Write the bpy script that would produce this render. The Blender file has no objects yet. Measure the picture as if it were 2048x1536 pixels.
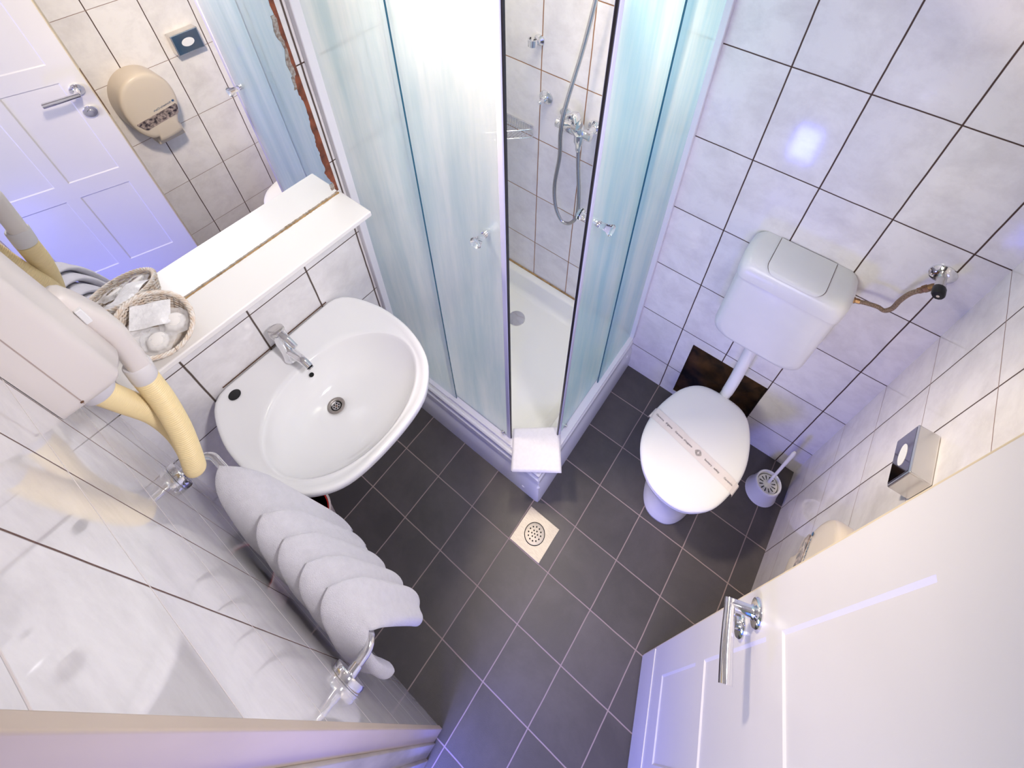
import bpy, math, random
from math import sin, cos, pi, sqrt, radians
from mathutils import Vector, Matrix
random.seed(4)
S = bpy.context.scene
COL = S.collection

# ------------------------------------------------------------------ camera
cam_d = bpy.data.cameras.new('camera')
cam = bpy.data.objects.new('camera', cam_d)
COL.objects.link(cam)
R0 = Vector((0.80787035, 0.58861667, 0.02959576))
R1 = Vector((0.43330084, -0.55916216, -0.70681544))
R2 = Vector((-0.39949452, 0.5838391, -0.70677863))
mw = Matrix((R0, -R1, -R2)).transposed().to_4x4()
mw.translation = Vector((1.1652109, 0.15285922, 2.61199053))
cam.matrix_world = mw
cam_d.sensor_fit = 'HORIZONTAL'
cam_d.sensor_width = 36.0
cam_d.lens = 1076.56637 / 2048 * 36
cam_d.shift_x = (1024 - 1078.86253) / 2048
cam_d.shift_y = (379.8758 - 768) / 2048
cam_d.clip_start = 0.02
S.camera = cam

# ------------------------------------------------------------------ light
S.view_settings.view_transform = 'Standard'
S.view_settings.look = 'None'
S.view_settings.gamma = 1.0
S.view_settings.use_curve_mapping = False
S.view_settings.exposure = 0.04
world = bpy.data.worlds.new('world')
S.world = world
world.use_nodes = True
world.node_tree.nodes['Background'].inputs[0].default_value = (0.7, 0.8, 0.7, 1)
world.node_tree.nodes['Background'].inputs[1].default_value = 0.25


def lamp(name, kind, loc, power, col, size=0.1, size_y=None, target=None, spread=180):
    d = bpy.data.lights.new(name, kind)
    d.energy = power
    d.color = col
    if kind == 'AREA':
        d.size = size
        d.spread = math.radians(spread)
        if size_y:
            d.shape = 'RECTANGLE'
            d.size_y = size_y
    else:
        d.shadow_soft_size = size
    o = bpy.data.objects.new(name, d)
    COL.objects.link(o)
    o.location = loc
    if target:
        v = Vector(target) - Vector(loc)
        o.rotation_euler = v.to_track_quat('-Z', 'Y').to_euler()
    return o


lamp('shower_fill_light', 'AREA', (0.42, 1.20, 2.765), 5.6, (1.0, 0.92, 0.70), 0.3, 0.3, (0.42, 1.2, 0), 100)  # added lamp without a known fitting, brightens the inside of the shower
lamp('right_wall_fill_light', 'AREA', (0.22, 0.58, 2.70), 8.6, (1.0, 0.83, 0.64), 0.16, 0.16, (1.62, 1.35, 0.75), 75)  # added fill for the right wall, also throws the cistern shadow
lamp('left_wall_fill_light', 'AREA', (1.45, 0.60, 2.72), 5.4, (1.0, 0.97, 1.0), 0.2, 0.2, (0.05, 0.55, 0.9), 90)  # added fill aimed at the left wall, no known fitting
lamp('hall_fill_light', 'AREA', (1.15, -0.9, 1.9), 20, (1.0, 0.96, 0.80), 0.6, 0.6, (0.9, 0.7, 0.2))  # added neutral fill through the doorway, lifts the lower part of the room
lamp('hall_blue_light', 'AREA', (1.52, -0.60, 1.7), 8, (0.0, 0.02, 1.0), 0.25, 0.6, (0.7, 0.9, 0.8))
lamp('hall_low_blue_light', 'AREA', (1.00, -0.38, 0.33), 11, (0.10, 0.13, 1.0), 0.2, 0.3, (0.92, 0.8, 0.10))

W, D, H = 1.680, 1.550, 2.78
GZ0, GH = 0.21607, 0.32884      # wall tile courses
GX, GY = 0.9954, 0.17458        # floor grid
WC = {}                          # world base of every object


# ------------------------------------------------------------------ helpers
def node_mat(name):
    m = bpy.data.materials.new(name)
    m.use_nodes = True
    nt = m.node_tree
    return m, nt, nt.nodes['Principled BSDF']


def mat(name, col, rough=0.5, metal=0.0, noise=0.0, nscale=20.0, bump=0.0, bscale=200.0, coat=0.0,
        trans=0.0, ior=1.45, col2=None, emis=None, sheen=0.0, sss=0.0, stretch=None, alpha=1.0):
    m, nt, b = node_mat(name)
    N, L = nt.nodes, nt.links
    b.inputs['Base Color'].default_value = (*col, 1)
    b.inputs['Roughness'].default_value = rough
    b.inputs['Metallic'].default_value = metal
    b.inputs['IOR'].default_value = ior
    b.inputs['Coat Weight'].default_value = coat
    b.inputs['Coat Roughness'].default_value = 0.05
    b.inputs['Transmission Weight'].default_value = trans
    b.inputs['Sheen Weight'].default_value = sheen
    b.inputs['Alpha'].default_value = alpha
    if sss:
        b.inputs['Subsurface Weight'].default_value = sss
        b.inputs['Subsurface Scale'].default_value = 0.01
    tc = N.new('ShaderNodeTexCoord')
    mp = N.new('ShaderNodeMapping')
    L.new(tc.outputs['Object'], mp.inputs['Vector'])
    if stretch:
        mp.inputs['Scale'].default_value = stretch
    nz = N.new('ShaderNodeTexNoise')
    nz.inputs['Scale'].default_value = nscale
    nz.inputs['Detail'].default_value = 4
    L.new(mp.outputs[0], nz.inputs['Vector'])
    mx = N.new('ShaderNodeMix')
    mx.data_type = 'RGBA'
    c2 = col2 if col2 else tuple(c * (1 - noise) for c in col)
    mx.inputs[6].default_value = (*col, 1)
    mx.inputs[7].default_value = (*c2, 1)
    mr = N.new('ShaderNodeMapRange')
    mr.inputs[1].default_value = 0.38
    mr.inputs[2].default_value = 0.68
    L.new(nz.outputs['Fac'], mr.inputs[0])
    L.new(mr.outputs[0], mx.inputs[0])
    L.new(mx.outputs[2], b.inputs['Base Color'])
    if bump:
        n2 = N.new('ShaderNodeTexNoise')
        n2.inputs['Scale'].default_value = bscale
        n2.inputs['Detail'].default_value = 3
        L.new(tc.outputs['Object'], n2.inputs['Vector'])
        bp = N.new('ShaderNodeBump')
        bp.inputs['Strength'].default_value = bump
        bp.inputs['Distance'].default_value = 0.002
        L.new(n2.outputs['Fac'], bp.inputs['Height'])
        L.new(bp.outputs[0], b.inputs['Normal'])
    return m


def tile_mat(name, ax, u0, pu, z0, pz, gu, gz, cu, cz, tile, tile2, rough=0.08, floor=False, vein=1.0, grain=0.0, stain=None):
    """square tiles with grout lines; ax = axis running along the wall, second axis is Z (Y on the floor)"""
    m, nt, b = node_mat(name)
    N, L = nt.nodes, nt.links

    def math(op, a, c=None):
        n = N.new('ShaderNodeMath')
        n.operation = op
        for i, v in enumerate((a, c)):
            if v is None:
                continue
            if isinstance(v, (int, float)):
                n.inputs[i].default_value = v
            else:
                L.new(v, n.inputs[i])
        return n.outputs[0]
    g = N.new('ShaderNodeNewGeometry')
    sp = N.new('ShaderNodeSeparateXYZ')
    L.new(g.outputs['Position'], sp.inputs[0])
    # a slight wander of the joint lines
    wn = N.new('ShaderNodeTexNoise')
    wn.inputs['Scale'].default_value = 9
    L.new(g.outputs['Position'], wn.inputs['Vector'])
    wob = math('MULTIPLY', math('SUBTRACT', wn.outputs['Fac'], 0.5), 0.003)
    U = math('ADD', sp.outputs[ax], wob)
    V = math('ADD', sp.outputs['Y' if floor else 'Z'], wob)

    def line(c, o, p, w):
        f = math('ADD', math('DIVIDE', math('SUBTRACT', c, o), p), 0.5)
        d = math('MULTIPLY', math('ABSOLUTE', math('SUBTRACT', math('FRACT', f), 0.5)), p)
        mr = N.new('ShaderNodeMapRange')
        mr.inputs[1].default_value = w * 0.6
        mr.inputs[2].default_value = w * 1.15
        mr.inputs[3].default_value = 1
        mr.inputs[4].default_value = 0
        L.new(d, mr.inputs[0])
        return mr.outputs[0], math('FLOOR', math('DIVIDE', math('SUBTRACT', c, o), p))
    lu, iu = line(U, u0, pu, gu)
    lv, iv = line(V, z0, pz, gz)
    cb = N.new('ShaderNodeCombineXYZ')
    L.new(iu, cb.inputs[0])
    L.new(iv, cb.inputs[1])
    wh = N.new('ShaderNodeTexWhiteNoise')
    L.new(cb.outputs[0], wh.inputs['Vector'])
    va = N.new('ShaderNodeVectorMath')
    va.operation = 'MULTIPLY_ADD'
    L.new(wh.outputs['Color'], va.inputs[0])
    va.inputs[1].default_value = (7, 7, 7)
    L.new(g.outputs['Position'], va.inputs[2])
    nz = N.new('ShaderNodeTexNoise')
    nz.inputs['Scale'].default_value = 8 if not floor else 4
    nz.inputs['Detail'].default_value = 9
    nz.inputs['Roughness'].default_value = 0.68
    nz.inputs['Distortion'].default_value = 0.25
    L.new(va.outputs[0], nz.inputs['Vector'])
    mr = N.new('ShaderNodeMapRange')
    mr.inputs[1].default_value = 0.42
    mr.inputs[2].default_value = 0.78
    mr.inputs[4].default_value = vein
    L.new(nz.outputs['Fac'], mr.inputs[0])
    mx = N.new('ShaderNodeMix')
    mx.data_type = 'RGBA'
    mx.inputs[6].default_value = (*tile, 1)
    mx.inputs[7].default_value = (*tile2, 1)
    L.new(mr.outputs[0], mx.inputs[0])
    # every tile a touch lighter or darker
    hs = N.new('ShaderNodeHueSaturation')
    L.new(mx.outputs[2], hs.inputs['Color'])
    L.new(math('ADD', math('MULTIPLY', wh.outputs['Value'], 0.05 if not floor else 0.28), 0.975 if not floor else 0.86),
          hs.inputs['Value'])
    m1 = N.new('ShaderNodeMix')
    m1.data_type = 'RGBA'
    L.new(lu, m1.inputs[0])
    L.new(hs.outputs[0], m1.inputs[6])
    m1.inputs[7].default_value = (*cu, 1)
    if stain:
        sm = N.new('ShaderNodeMix')
        sm.data_type = 'RGBA'
        L.new(math('LESS_THAN', sp.outputs['X'], 0.79), sm.inputs[0])
        sm.inputs[6].default_value = (*cz, 1)
        sm.inputs[7].default_value = (*stain, 1)
        L.new(sm.outputs[2], m1.inputs[7])
    m2 = N.new('ShaderNodeMix')
    m2.data_type = 'RGBA'
    L.new(lv, m2.inputs[0])
    L.new(m1.outputs[2], m2.inputs[6])
    m2.inputs[7].default_value = (*cz, 1)
    if stain:
        L.new(sm.outputs[2], m2.inputs[7])
    L.new(m2.outputs[2], b.inputs['Base Color'])
    msk = math('MAXIMUM', lu, lv)
    L.new(math('ADD', math('MULTIPLY', msk, 0.6), rough), b.inputs['Roughness'])
    bp = N.new('ShaderNodeBump')
    bp.inputs['Strength'].default_value = 0.5
    bp.inputs['Distance'].default_value = 0.0015
    h = math('MULTIPLY', msk, -1.0)
    if grain:
        gn = N.new('ShaderNodeTexNoise')
        gn.inputs['Scale'].default_value = 420
        gn.inputs['Detail'].default_value = 2
        L.new(g.outputs['Position'], gn.inputs['Vector'])
        h = math('ADD', h, math('MULTIPLY', gn.outputs['Fac'], grain))
    L.new(h, bp.inputs['Height'])
    L.new(bp.outputs[0], b.inputs['Normal'])
    return m


class MB:
    def __init__(s):
        s.v, s.f, s.m, s.cur = [], [], [], 0

    def add(s, vs, fs):
        o = len(s.v)
        s.v += [tuple(v) for v in vs]
        for f in fs:
            s.f.append(tuple(i + o for i in f))
            s.m.append(s.cur)
        return s

    def box(s, x0, x1, y0, y1, z0, z1, M=None):
        vs = [Vector((x, y, z)) for z in (z0, z1) for y in (y0, y1) for x in (x0, x1)]
        if M:
            vs = [M @ v for v in vs]
        return s.add(vs, [(0, 2, 3, 1), (4, 5, 7, 6), (0, 1, 5, 4), (2, 6, 7, 3), (0, 4, 6, 2), (1, 3, 7, 5)])

    def loops(s, rings, cap=True, closed=False):
        n = len(rings[0])
        vs = [v for r in rings for v in r]
        fs = []
        m = len(rings)
        for i in range(m if closed else m - 1):
            j2 = (i + 1) % m
            for j in range(n):
                k = (j + 1) % n
                fs.append((i * n + j, i * n + k, j2 * n + k, j2 * n + j))
        if cap and not closed:
            fs.append(tuple(range(n - 1, -1, -1)))
            fs.append(tuple((m - 1) * n + j for j in range(n)))
        return s.add(vs, fs)

    def tube(s, path, r, seg=12, closed=False, cap=True):
        P = [Vector(p) for p in path]
        n = len(P)
        rr = r if hasattr(r, '__len__') else [r] * n
        T = []
        for i in range(n):
            if closed:
                t = P[(i + 1) % n] - P[i - 1]
            else:
                t = P[min(i + 1, n - 1)] - P[max(i - 1, 0)]
            T.append(t.normalized())
        up = Vector((0, 0, 1)) if abs(T[0].z) < 0.9 else Vector((1, 0, 0))
        a = T[0].cross(up).normalized()
        rings = []
        for i in range(n):
            a = (a - T[i] * a.dot(T[i])).normalized()
            b = T[i].cross(a)
            rings.append([P[i] + (a * cos(2 * pi * k / seg) + b * sin(2 * pi * k / seg)) * rr[i] for k in range(seg)])
        return s.loops(rings, cap, closed)

    def lathe(s, prof, c, axis=(0, 0, 1), seg=40):
        """prof: (radius, height) along axis from c"""
        ax = Vector(axis).normalized()
        up = Vector((0, 0, 1)) if abs(ax.z) < 0.9 else Vector((1, 0, 0))
        a = ax.cross(up).normalized()
        b = ax.cross(a)
        c = Vector(c)
        rings = [[c + ax * h + (a * cos(2 * pi * k / seg) + b * sin(2 * pi * k / seg)) * max(r, 1e-5) for k in range(seg)]
                 for r, h in prof]
        return s.loops(rings, True)

    def prism(s, poly, n, h):
        """poly: 3D points of one face, extruded by vector n*h"""
        nn = Vector(n) * h
        return s.loops([[Vector(p) for p in poly], [Vector(p) + nn for p in poly]], True)

    def build(s, name, m, parent=None, smooth=None, bevel=0.0, bseg=3, sub=0, base=None, recalc=True):
        me = bpy.data.meshes.new(name)
        if parent is not None:
            o0 = WC[parent.name]
        else:
            if base is None:
                xs = [v[0] for v in s.v]
                ys = [v[1] for v in s.v]
                zs = [v[2] for v in s.v]
                base = ((min(xs) + max(xs)) / 2, (min(ys) + max(ys)) / 2, min(zs))
            o0 = Vector(base)
        me.from_pydata([tuple(Vector(v) - o0) for v in s.v], [], s.f)
        ms = m if isinstance(m, (list, tuple)) else [m]
        for x in ms:
            me.materials.append(x)
        for p, i in zip(me.polygons, s.m):
            p.material_index = i
        if recalc:
            import bmesh
            bm = bmesh.new()
            bm.from_mesh(me)
            bmesh.ops.recalc_face_normals(bm, faces=bm.faces)
            bm.to_mesh(me)
            bm.free()
        o = bpy.data.objects.new(name, me)
        COL.objects.link(o)
        if parent is not None:
            o.parent = parent
        else:
            o.location = o0
        WC[o.name] = o0
        if smooth is not None:
            for p in me.polygons:
                p.use_smooth = True
            if smooth < 180:
                me.set_sharp_from_angle(angle=radians(smooth))
        if bevel:
            b = o.modifiers.new('bevel', 'BEVEL')
            b.width = bevel
            b.segments = bseg
            b.limit_method = 'ANGLE'
            b.angle_limit = radians(40)
            for p in me.polygons:
                p.use_smooth = True
            me.set_sharp_from_angle(angle=radians(50))
            w = o.modifiers.new('wn', 'WEIGHTED_NORMAL')
            w.keep_sharp = True
        if sub:
            b = o.modifiers.new('sub', 'SUBSURF')
            b.levels = b.render_levels = sub
        return o


def thing(name, loc, label, cat, group=None):
    o = bpy.data.objects.new(name, None)
    COL.objects.link(o)
    o.empty_display_size = 0.05
    o.location = loc
    WC[o.name] = Vector(loc)
    return tag(o, label, cat, group)


def tag(o, label, cat, group=None):
    o['label'] = label
    o['category'] = cat
    if group:
        o['group'] = group
    return o


def struct(o):
    o['kind'] = 'structure'
    return o


def smooth_path(pts, n=8):
    """Catmull-Rom through the points"""
    P = [Vector(p) for p in pts]
    P = [P[0] * 2 - P[1]] + P + [P[-1] * 2 - P[-2]]
    out = []
    for i in range(1, len(P) - 2):
        for k in range(n):
            t = k / n
            a, b, c, d = P[i - 1], P[i], P[i + 1], P[i + 2]
            out.append(0.5 * ((2 * b) + (c - a) * t + (2 * a - 5 * b + 4 * c - d) * t * t + (3 * b - a - 3 * c + d) * t ** 3))
    out.append(P[-2])
    return out


def interp(x, xs, ys):
    if x <= xs[0]:
        return ys[0]
    for i in range(1, len(xs)):
        if x <= xs[i]:
            t = (x - xs[i - 1]) / (xs[i] - xs[i - 1])
            return ys[i - 1] + (ys[i] - ys[i - 1]) * t
    return ys[-1]


# ------------------------------------------------------------------ materials
TILE, TILE2 = (0.88, 0.85, 0.85), (0.70, 0.665, 0.67)
BR = (0.060, 0.026, 0.015)
m_back = tile_mat('glazed_wall_tile_back', 'X', GX, .2, GZ0, GH, .0024, .0024, BR, BR, TILE, TILE2, stain=(0.33, 0.15, 0.06))
m_right = tile_mat('glazed_wall_tile_right', 'Y', 1.36525, .2, GZ0, GH, .0024, .0016, BR, (0.30, 0.20, 0.17), TILE, TILE2)  # lighter row joints carry the tile edge highlight in their colour
m_left = tile_mat('glazed_wall_tile_left', 'Y', .76916, .2, GZ0, GH, .0030, .0022, (0.10, 0.07, 0.055), BR, TILE, TILE2)
m_near = tile_mat('glazed_wall_tile_near', 'X', .76543, .2, GZ0, GH, .0022, .0020, (0.12, 0.055, 0.04), (0.80, 0.72, 0.68), TILE, TILE2,  # pale row joints: highlight along the tile edges, painted as joint colour
                  rough=0.05)
m_floor = tile_mat('dark_floor_tile', 'X', GX, .2, GY, .2, .0022, .0022, (0.36, 0.28, 0.26), (0.36, 0.28, 0.26),
                   (0.066, 0.058, 0.058), (0.105, 0.092, 0.090), rough=0.42, floor=True, grain=0.5)
m_plaster = mat('white_plaster', (0.80, 0.78, 0.76), 0.8, noise=0.05)
m_porc = mat('white_porcelain', (0.86, 0.85, 0.85), 0.10, coat=0.4)
m_acryl = mat('white_acrylic', (0.82, 0.82, 0.82), 0.16)
m_plast = mat('white_plastic', (0.84, 0.83, 0.82), 0.28)
m_cist = mat('white_cistern_plastic', (0.80, 0.79, 0.79), 0.30, noise=0.02)
m_cream = mat('cream_plastic', (0.66, 0.575, 0.48), 0.3)
m_ivory = mat('ivory_plastic', (0.78, 0.72, 0.64), 0.3)
m_dryer = mat('off_white_dryer_plastic', (0.76, 0.70, 0.66), 0.35)
m_hose = mat('yellowed_ribbed_plastic', (0.84, 0.68, 0.38), 0.38)
m_chrome = mat('chrome', (0.82, 0.82, 0.84), 0.07, 1.0)
m_steel = mat('brushed_steel', (0.44, 0.40, 0.375), 0.48, 1.0, noise=0.2, nscale=60, stretch=(1, 12, 1))
m_black = mat('black_rubber', (0.008, 0.008, 0.01), 0.4)
m_hole = mat('dark_opening', (0.003, 0.003, 0.003), 0.8)
m_paint = mat('white_door_paint', (0.70, 0.68, 0.665), 0.32, noise=0.03, nscale=3)
m_edge = mat('cream_door_edge', (0.72, 0.62, 0.45), 0.5, noise=0.1)
m_jamb = mat('cream_frame_paint', (0.70, 0.58, 0.47), 0.5, noise=0.12, nscale=9, stretch=(1, 1, .2))
m_jamb2 = mat('worn_white_frame_paint', (0.66, 0.60, 0.52), 0.55, noise=0.35, nscale=14, stretch=(1, 1, .2))
m_alu = mat('white_aluminium_profile', (0.78, 0.77, 0.82), 0.3)
m_seal = mat('black_seal_strip', (0.01, 0.008, 0.012), 0.35)
m_lilac = mat('clear_magnet_strip', (0.55, 0.55, 0.72), 0.25)
m_brass = mat('tarnished_brass', (0.30, 0.17, 0.09), 0.4, 1.0, noise=0.4, nscale=80)
m_braid = mat('braided_brown_steel', (0.42, 0.30, 0.21), 0.4, 0.85, noise=0.5, nscale=300, bump=1.0, bscale=700)
m_towel = mat('white_terry_cloth', (0.73, 0.71, 0.76), 0.95, noise=0.06, nscale=60, bump=1.0, bscale=520, sheen=0.5)
m_mat = mat('white_cotton_mat', (0.84, 0.82, 0.86), 0.9, noise=0.04, nscale=80, bump=0.5, bscale=500, sheen=0.3)
m_wick = mat('white_painted_wicker', (0.86, 0.80, 0.73), 0.5, noise=0.3, nscale=110, col2=(0.72, 0.56, 0.42))
m_soap = mat('white_soap', (0.88, 0.84, 0.80), 0.5, sss=0.0)
m_film = mat('clear_plastic_film', (0.92, 0.9, 0.9), 0.3, alpha=0.4, bump=0.6, bscale=60)
m_shelf = mat('white_laminate', (0.88, 0.85, 0.82), 0.3)
m_caulk = mat('stained_sealant', (0.48, 0.30, 0.13), 0.6, noise=0.5, nscale=70)
m_caulkb = mat('brown_joint', (0.13, 0.07, 0.045), 0.7, noise=0.4, nscale=60)
m_rust = mat('bared_mirror_backing', (0.26, 0.075, 0.035), 0.6, noise=0.5, nscale=30, col2=(0.07, 0.022, 0.015))
m_flake = mat('flaking_silver', (0.50, 0.46, 0.42), 0.35, 0.5, nscale=120, col2=(0.25, 0.16, 0.12))
m_red = mat('dark_red_plastic', (0.80, 0.03, 0.02), 0.35, noise=0.3, nscale=10)
m_pinkbin = mat('pale_bin_plastic', (0.75, 0.62, 0.58), 0.4)
m_paper = mat('printed_paper_band', (0.80, 0.73, 0.70), 0.8, noise=0.03)
m_ink = mat('grey_ink', (0.10, 0.09, 0.10), 0.8)
m_blueink = mat('blue_ink', (0.03, 0.10, 0.22), 0.6)
m_tissue = mat('white_bag_stack', (0.82, 0.82, 0.82), 0.7)
m_window = mat('speckled_dark_window', (0.035, 0.025, 0.035), 0.15, nscale=70, col2=(0.5, 0.4, 0.36))
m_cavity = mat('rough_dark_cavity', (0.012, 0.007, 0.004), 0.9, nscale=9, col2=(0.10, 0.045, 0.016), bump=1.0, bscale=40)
m_darkchrome = mat('dark_polished_plate', (0.30, 0.30, 0.33), 0.06, 1.0)
m_satin = mat('satin_chrome', (0.70, 0.68, 0.66), 0.22, 1.0)
m_mirror = mat('mirror_silver', (0.93, 0.94, 0.95), 0.0, 1.0)
m_acr = mat('clear_acrylic', (0.97, 0.97, 1.0), 0.04, trans=1.0, ior=1.45)
m_glassedge = mat('glass_edge', (0.02, 0.10, 0.16), 0.2)


def schlick(N, L, k):
    lw = N.new('ShaderNodeLayerWeight')
    p = N.new('ShaderNodeMath')
    p.operation = 'POWER'
    L.new(lw.outputs['Facing'], p.inputs[0])
    p.inputs[1].default_value = 4.0
    q = N.new('ShaderNodeMath')
    q.operation = 'MULTIPLY_ADD'
    L.new(p.outputs[0], q.inputs[0])
    q.inputs[1].default_value = k
    q.inputs[2].default_value = 0.04
    return q.outputs[0]


def frosted(name, c_dark, c_light, axis):
    m = bpy.data.materials.new(name)
    m.use_nodes = True
    nt = m.node_tree
    N, L = nt.nodes, nt.links
    N.remove(N['Principled BSDF'])
    out = N['Material Output']
    g = N.new('ShaderNodeNewGeometry')
    mp = N.new('ShaderNodeMapping')
    mp.inputs['Scale'].default_value = (12, 12, 1.1)
    L.new(g.outputs['Position'], mp.inputs['Vector'])
    nz = N.new('ShaderNodeTexNoise')
    nz.inputs['Scale'].default_value = 1.0
    nz.inputs['Detail'].default_value = 5
    nz.inputs['Roughness'].default_value = 0.6
    L.new(mp.outputs[0], nz.inputs['Vector'])
    mr = N.new('ShaderNodeMapRange')
    mr.inputs[1].default_value = 0.36
    mr.inputs[2].default_value = 0.64
    L.new(nz.outputs['Fac'], mr.inputs[0])
    mx = N.new('ShaderNodeMix')
    mx.data_type = 'RGBA'
    mx.inputs[6].default_value = (*c_dark, 1)
    mx.inputs[7].default_value = (*c_light, 1)
    L.new(mr.outputs[0], mx.inputs[0])
    # fine ripple of the cast glass
    n2 = N.new('ShaderNodeTexNoise')
    n2.inputs['Scale'].default_value = 260
    n2.inputs['Detail'].default_value = 2
    L.new(g.outputs['Position'], n2.inputs['Vector'])
    bp = N.new('ShaderNodeBump')
    bp.inputs['Strength'].default_value = 0.6
    bp.inputs['Distance'].default_value = 0.0008
    L.new(n2.outputs['Fac'], bp.inputs['Height'])
    tr = N.new('ShaderNodeBsdfTranslucent')
    L.new(mx.outputs[2], tr.inputs[0])
    df = N.new('ShaderNodeBsdfDiffuse')
    L.new(mx.outputs[2], df.inputs[0])
    rf = N.new('ShaderNodeBsdfRefraction')
    L.new(mx.outputs[2], rf.inputs[0])
    rf.inputs['Roughness'].default_value = 0.42
    rf.inputs['IOR'].default_value = 1.12
    gl = N.new('ShaderNodeBsdfGlossy')
    gl.inputs['Roughness'].default_value = 0.28
    for n in (gl, rf, df):
        L.new(bp.outputs[0], n.inputs['Normal'])

    def mix(f, a, b):
        n = N.new('ShaderNodeMixShader')
        if isinstance(f, float):
            n.inputs[0].default_value = f
        else:
            L.new(f, n.inputs[0])
        L.new(a, n.inputs[1])
        L.new(b, n.inputs[2])
        return n.outputs[0]
    a = mix(0.40, tr.outputs[0], df.outputs[0])
    a = mix(0.40, a, rf.outputs[0])
    tp = N.new('ShaderNodeBsdfTransparent')
    L.new(mx.outputs[2], tp.inputs[0])
    a = mix(0.10, a, tp.outputs[0])
    a = mix(schlick(N, L, 0.6), a, gl.outputs[0])
    L.new(a, out.inputs[0])
    return m


def clear_back(name):
    m = bpy.data.materials.new(name)
    m.use_nodes = True
    nt = m.node_tree
    N, L = nt.nodes, nt.links
    N.remove(N['Principled BSDF'])
    t = N.new('ShaderNodeBsdfTransparent')
    t.inputs[0].default_value = (0.93, 0.98, 0.99, 1)
    g = N.new('ShaderNodeBsdfGlossy')
    g.inputs['Roughness'].default_value = 0.05
    mx = N.new('ShaderNodeMixShader')
    L.new(schlick(N, L, 0.35), mx.inputs[0])
    L.new(t.outputs[0], mx.inputs[1])
    L.new(g.outputs[0], mx.inputs[2])
    L.new(mx.outputs[0], N['Material Output'].inputs[0])
    return m


m_frostA = frosted('frosted_glass_grey', (0.68, 0.80, 0.86), (0.96, 0.98, 1.0), 'X')
m_frostB = frosted('frosted_glass_blue', (0.48, 0.78, 0.92), (0.80, 0.94, 1.0), 'Y')
m_clear = clear_back('clear_glass_face')

# ------------------------------------------------------------------ room
b = MB().box(-0.1, 2.4, -2.2, D + .1, -0.08, 0)
struct(b.build('floor', m_floor))
b = MB().box(-0.12, W + .12, -0.12, D + .12, H, H + .08)
struct(b.build('ceiling', m_plaster))
# back wall with the untiled recess behind the toilet
HX0, HX1, HZ1 = 1.062, 1.396, 0.483
b = MB().box(-0.12, HX0, D, D + .12, 0, H).box(HX1, W + .12, D, D + .12, 0, H)
b.box(HX0, HX1, D, D + .12, HZ1, H).box(HX0, HX1, D, D + .12, 0, .035)
wb = struct(b.build('wall_back', m_back))
b = MB()
g = []
nx, nz_ = 16, 12
for j in range(nz_ + 1):
    for i in range(nx + 1):
        x = HX0 + (HX1 - HX0) * i / nx
        z = .035 + (HZ1 - .035) * j / nz_
        g.append((x, D + .045 + random.uniform(-.012, .012), z))
b.add(g, [(j * (nx + 1) + i, j * (nx + 1) + i + 1, (j + 1) * (nx + 1) + i + 1, (j + 1) * (nx + 1) + i)
          for j in range(nz_) for i in range(nx)])
e_ = .0006
for (xa, za), (xb, zb) in (((HX0 + e_, .035), (HX0 + e_, HZ1)), ((HX1 - e_, .035), (HX1 - e_, HZ1)), ((HX0, .035 + e_), (HX1, .035 + e_)), ((HX0, HZ1 - e_), (HX1, HZ1 - e_))):
    b.add([(xa, D + .004, za), (xb, D + .004, zb), (xb, D + .07, zb), (xa, D + .07, za)], [(0, 1, 2, 3)])
b.build('masonry_recess', m_cavity, wb, smooth=50)
b = MB().box(W, W + .12, -0.12, D + .12, 0, H)
struct(b.build('wall_right', m_right))
b = MB().box(-0.12, 0, -0.12, D + .12, 0, H)
struct(b.build('wall_left', m_left))
JX, JX2, DH = 0.945, 1.640, 2.40
b = MB().box(-0.12, JX, -0.12, 0, 0, H).box(JX2, W + .12, -0.12, 0, 0, H).box(JX, JX2, -0.12, 0, DH, H)
struct(b.build('wall_near', m_near))
# door frame (left jamb stepped, head, right jamb)
b = MB().box(JX, .960, -.038, .002, 0, DH)
j1 = struct(b.build('trim_1', m_jamb, bevel=.002))
b = MB().box(JX, .966, -.080, -.038, 0, DH).box(JX, .974, -.125, -.080, 0, DH)
b.build('door_stop', m_jamb2, j1, bevel=.002)
b = MB().box(1.625, JX2, -.12, .002, 0, DH).box(.96, 1.625, -.12, .002, DH - .018, DH)
struct(b.build('trim_2', m_jamb, bevel=.002))

# ------------------------------------------------------------------ door
DP = Vector((1.425, .578, 0))
DHv = Vector((.31928309, -.94765938, 0))
DN = Vector((-.94765938, -.31928309, 0))
DW, DT = .607, .040


def dpt(k, n, z):
    return DP + DHv * k + DN * n + Vector((0, 0, z))


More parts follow.
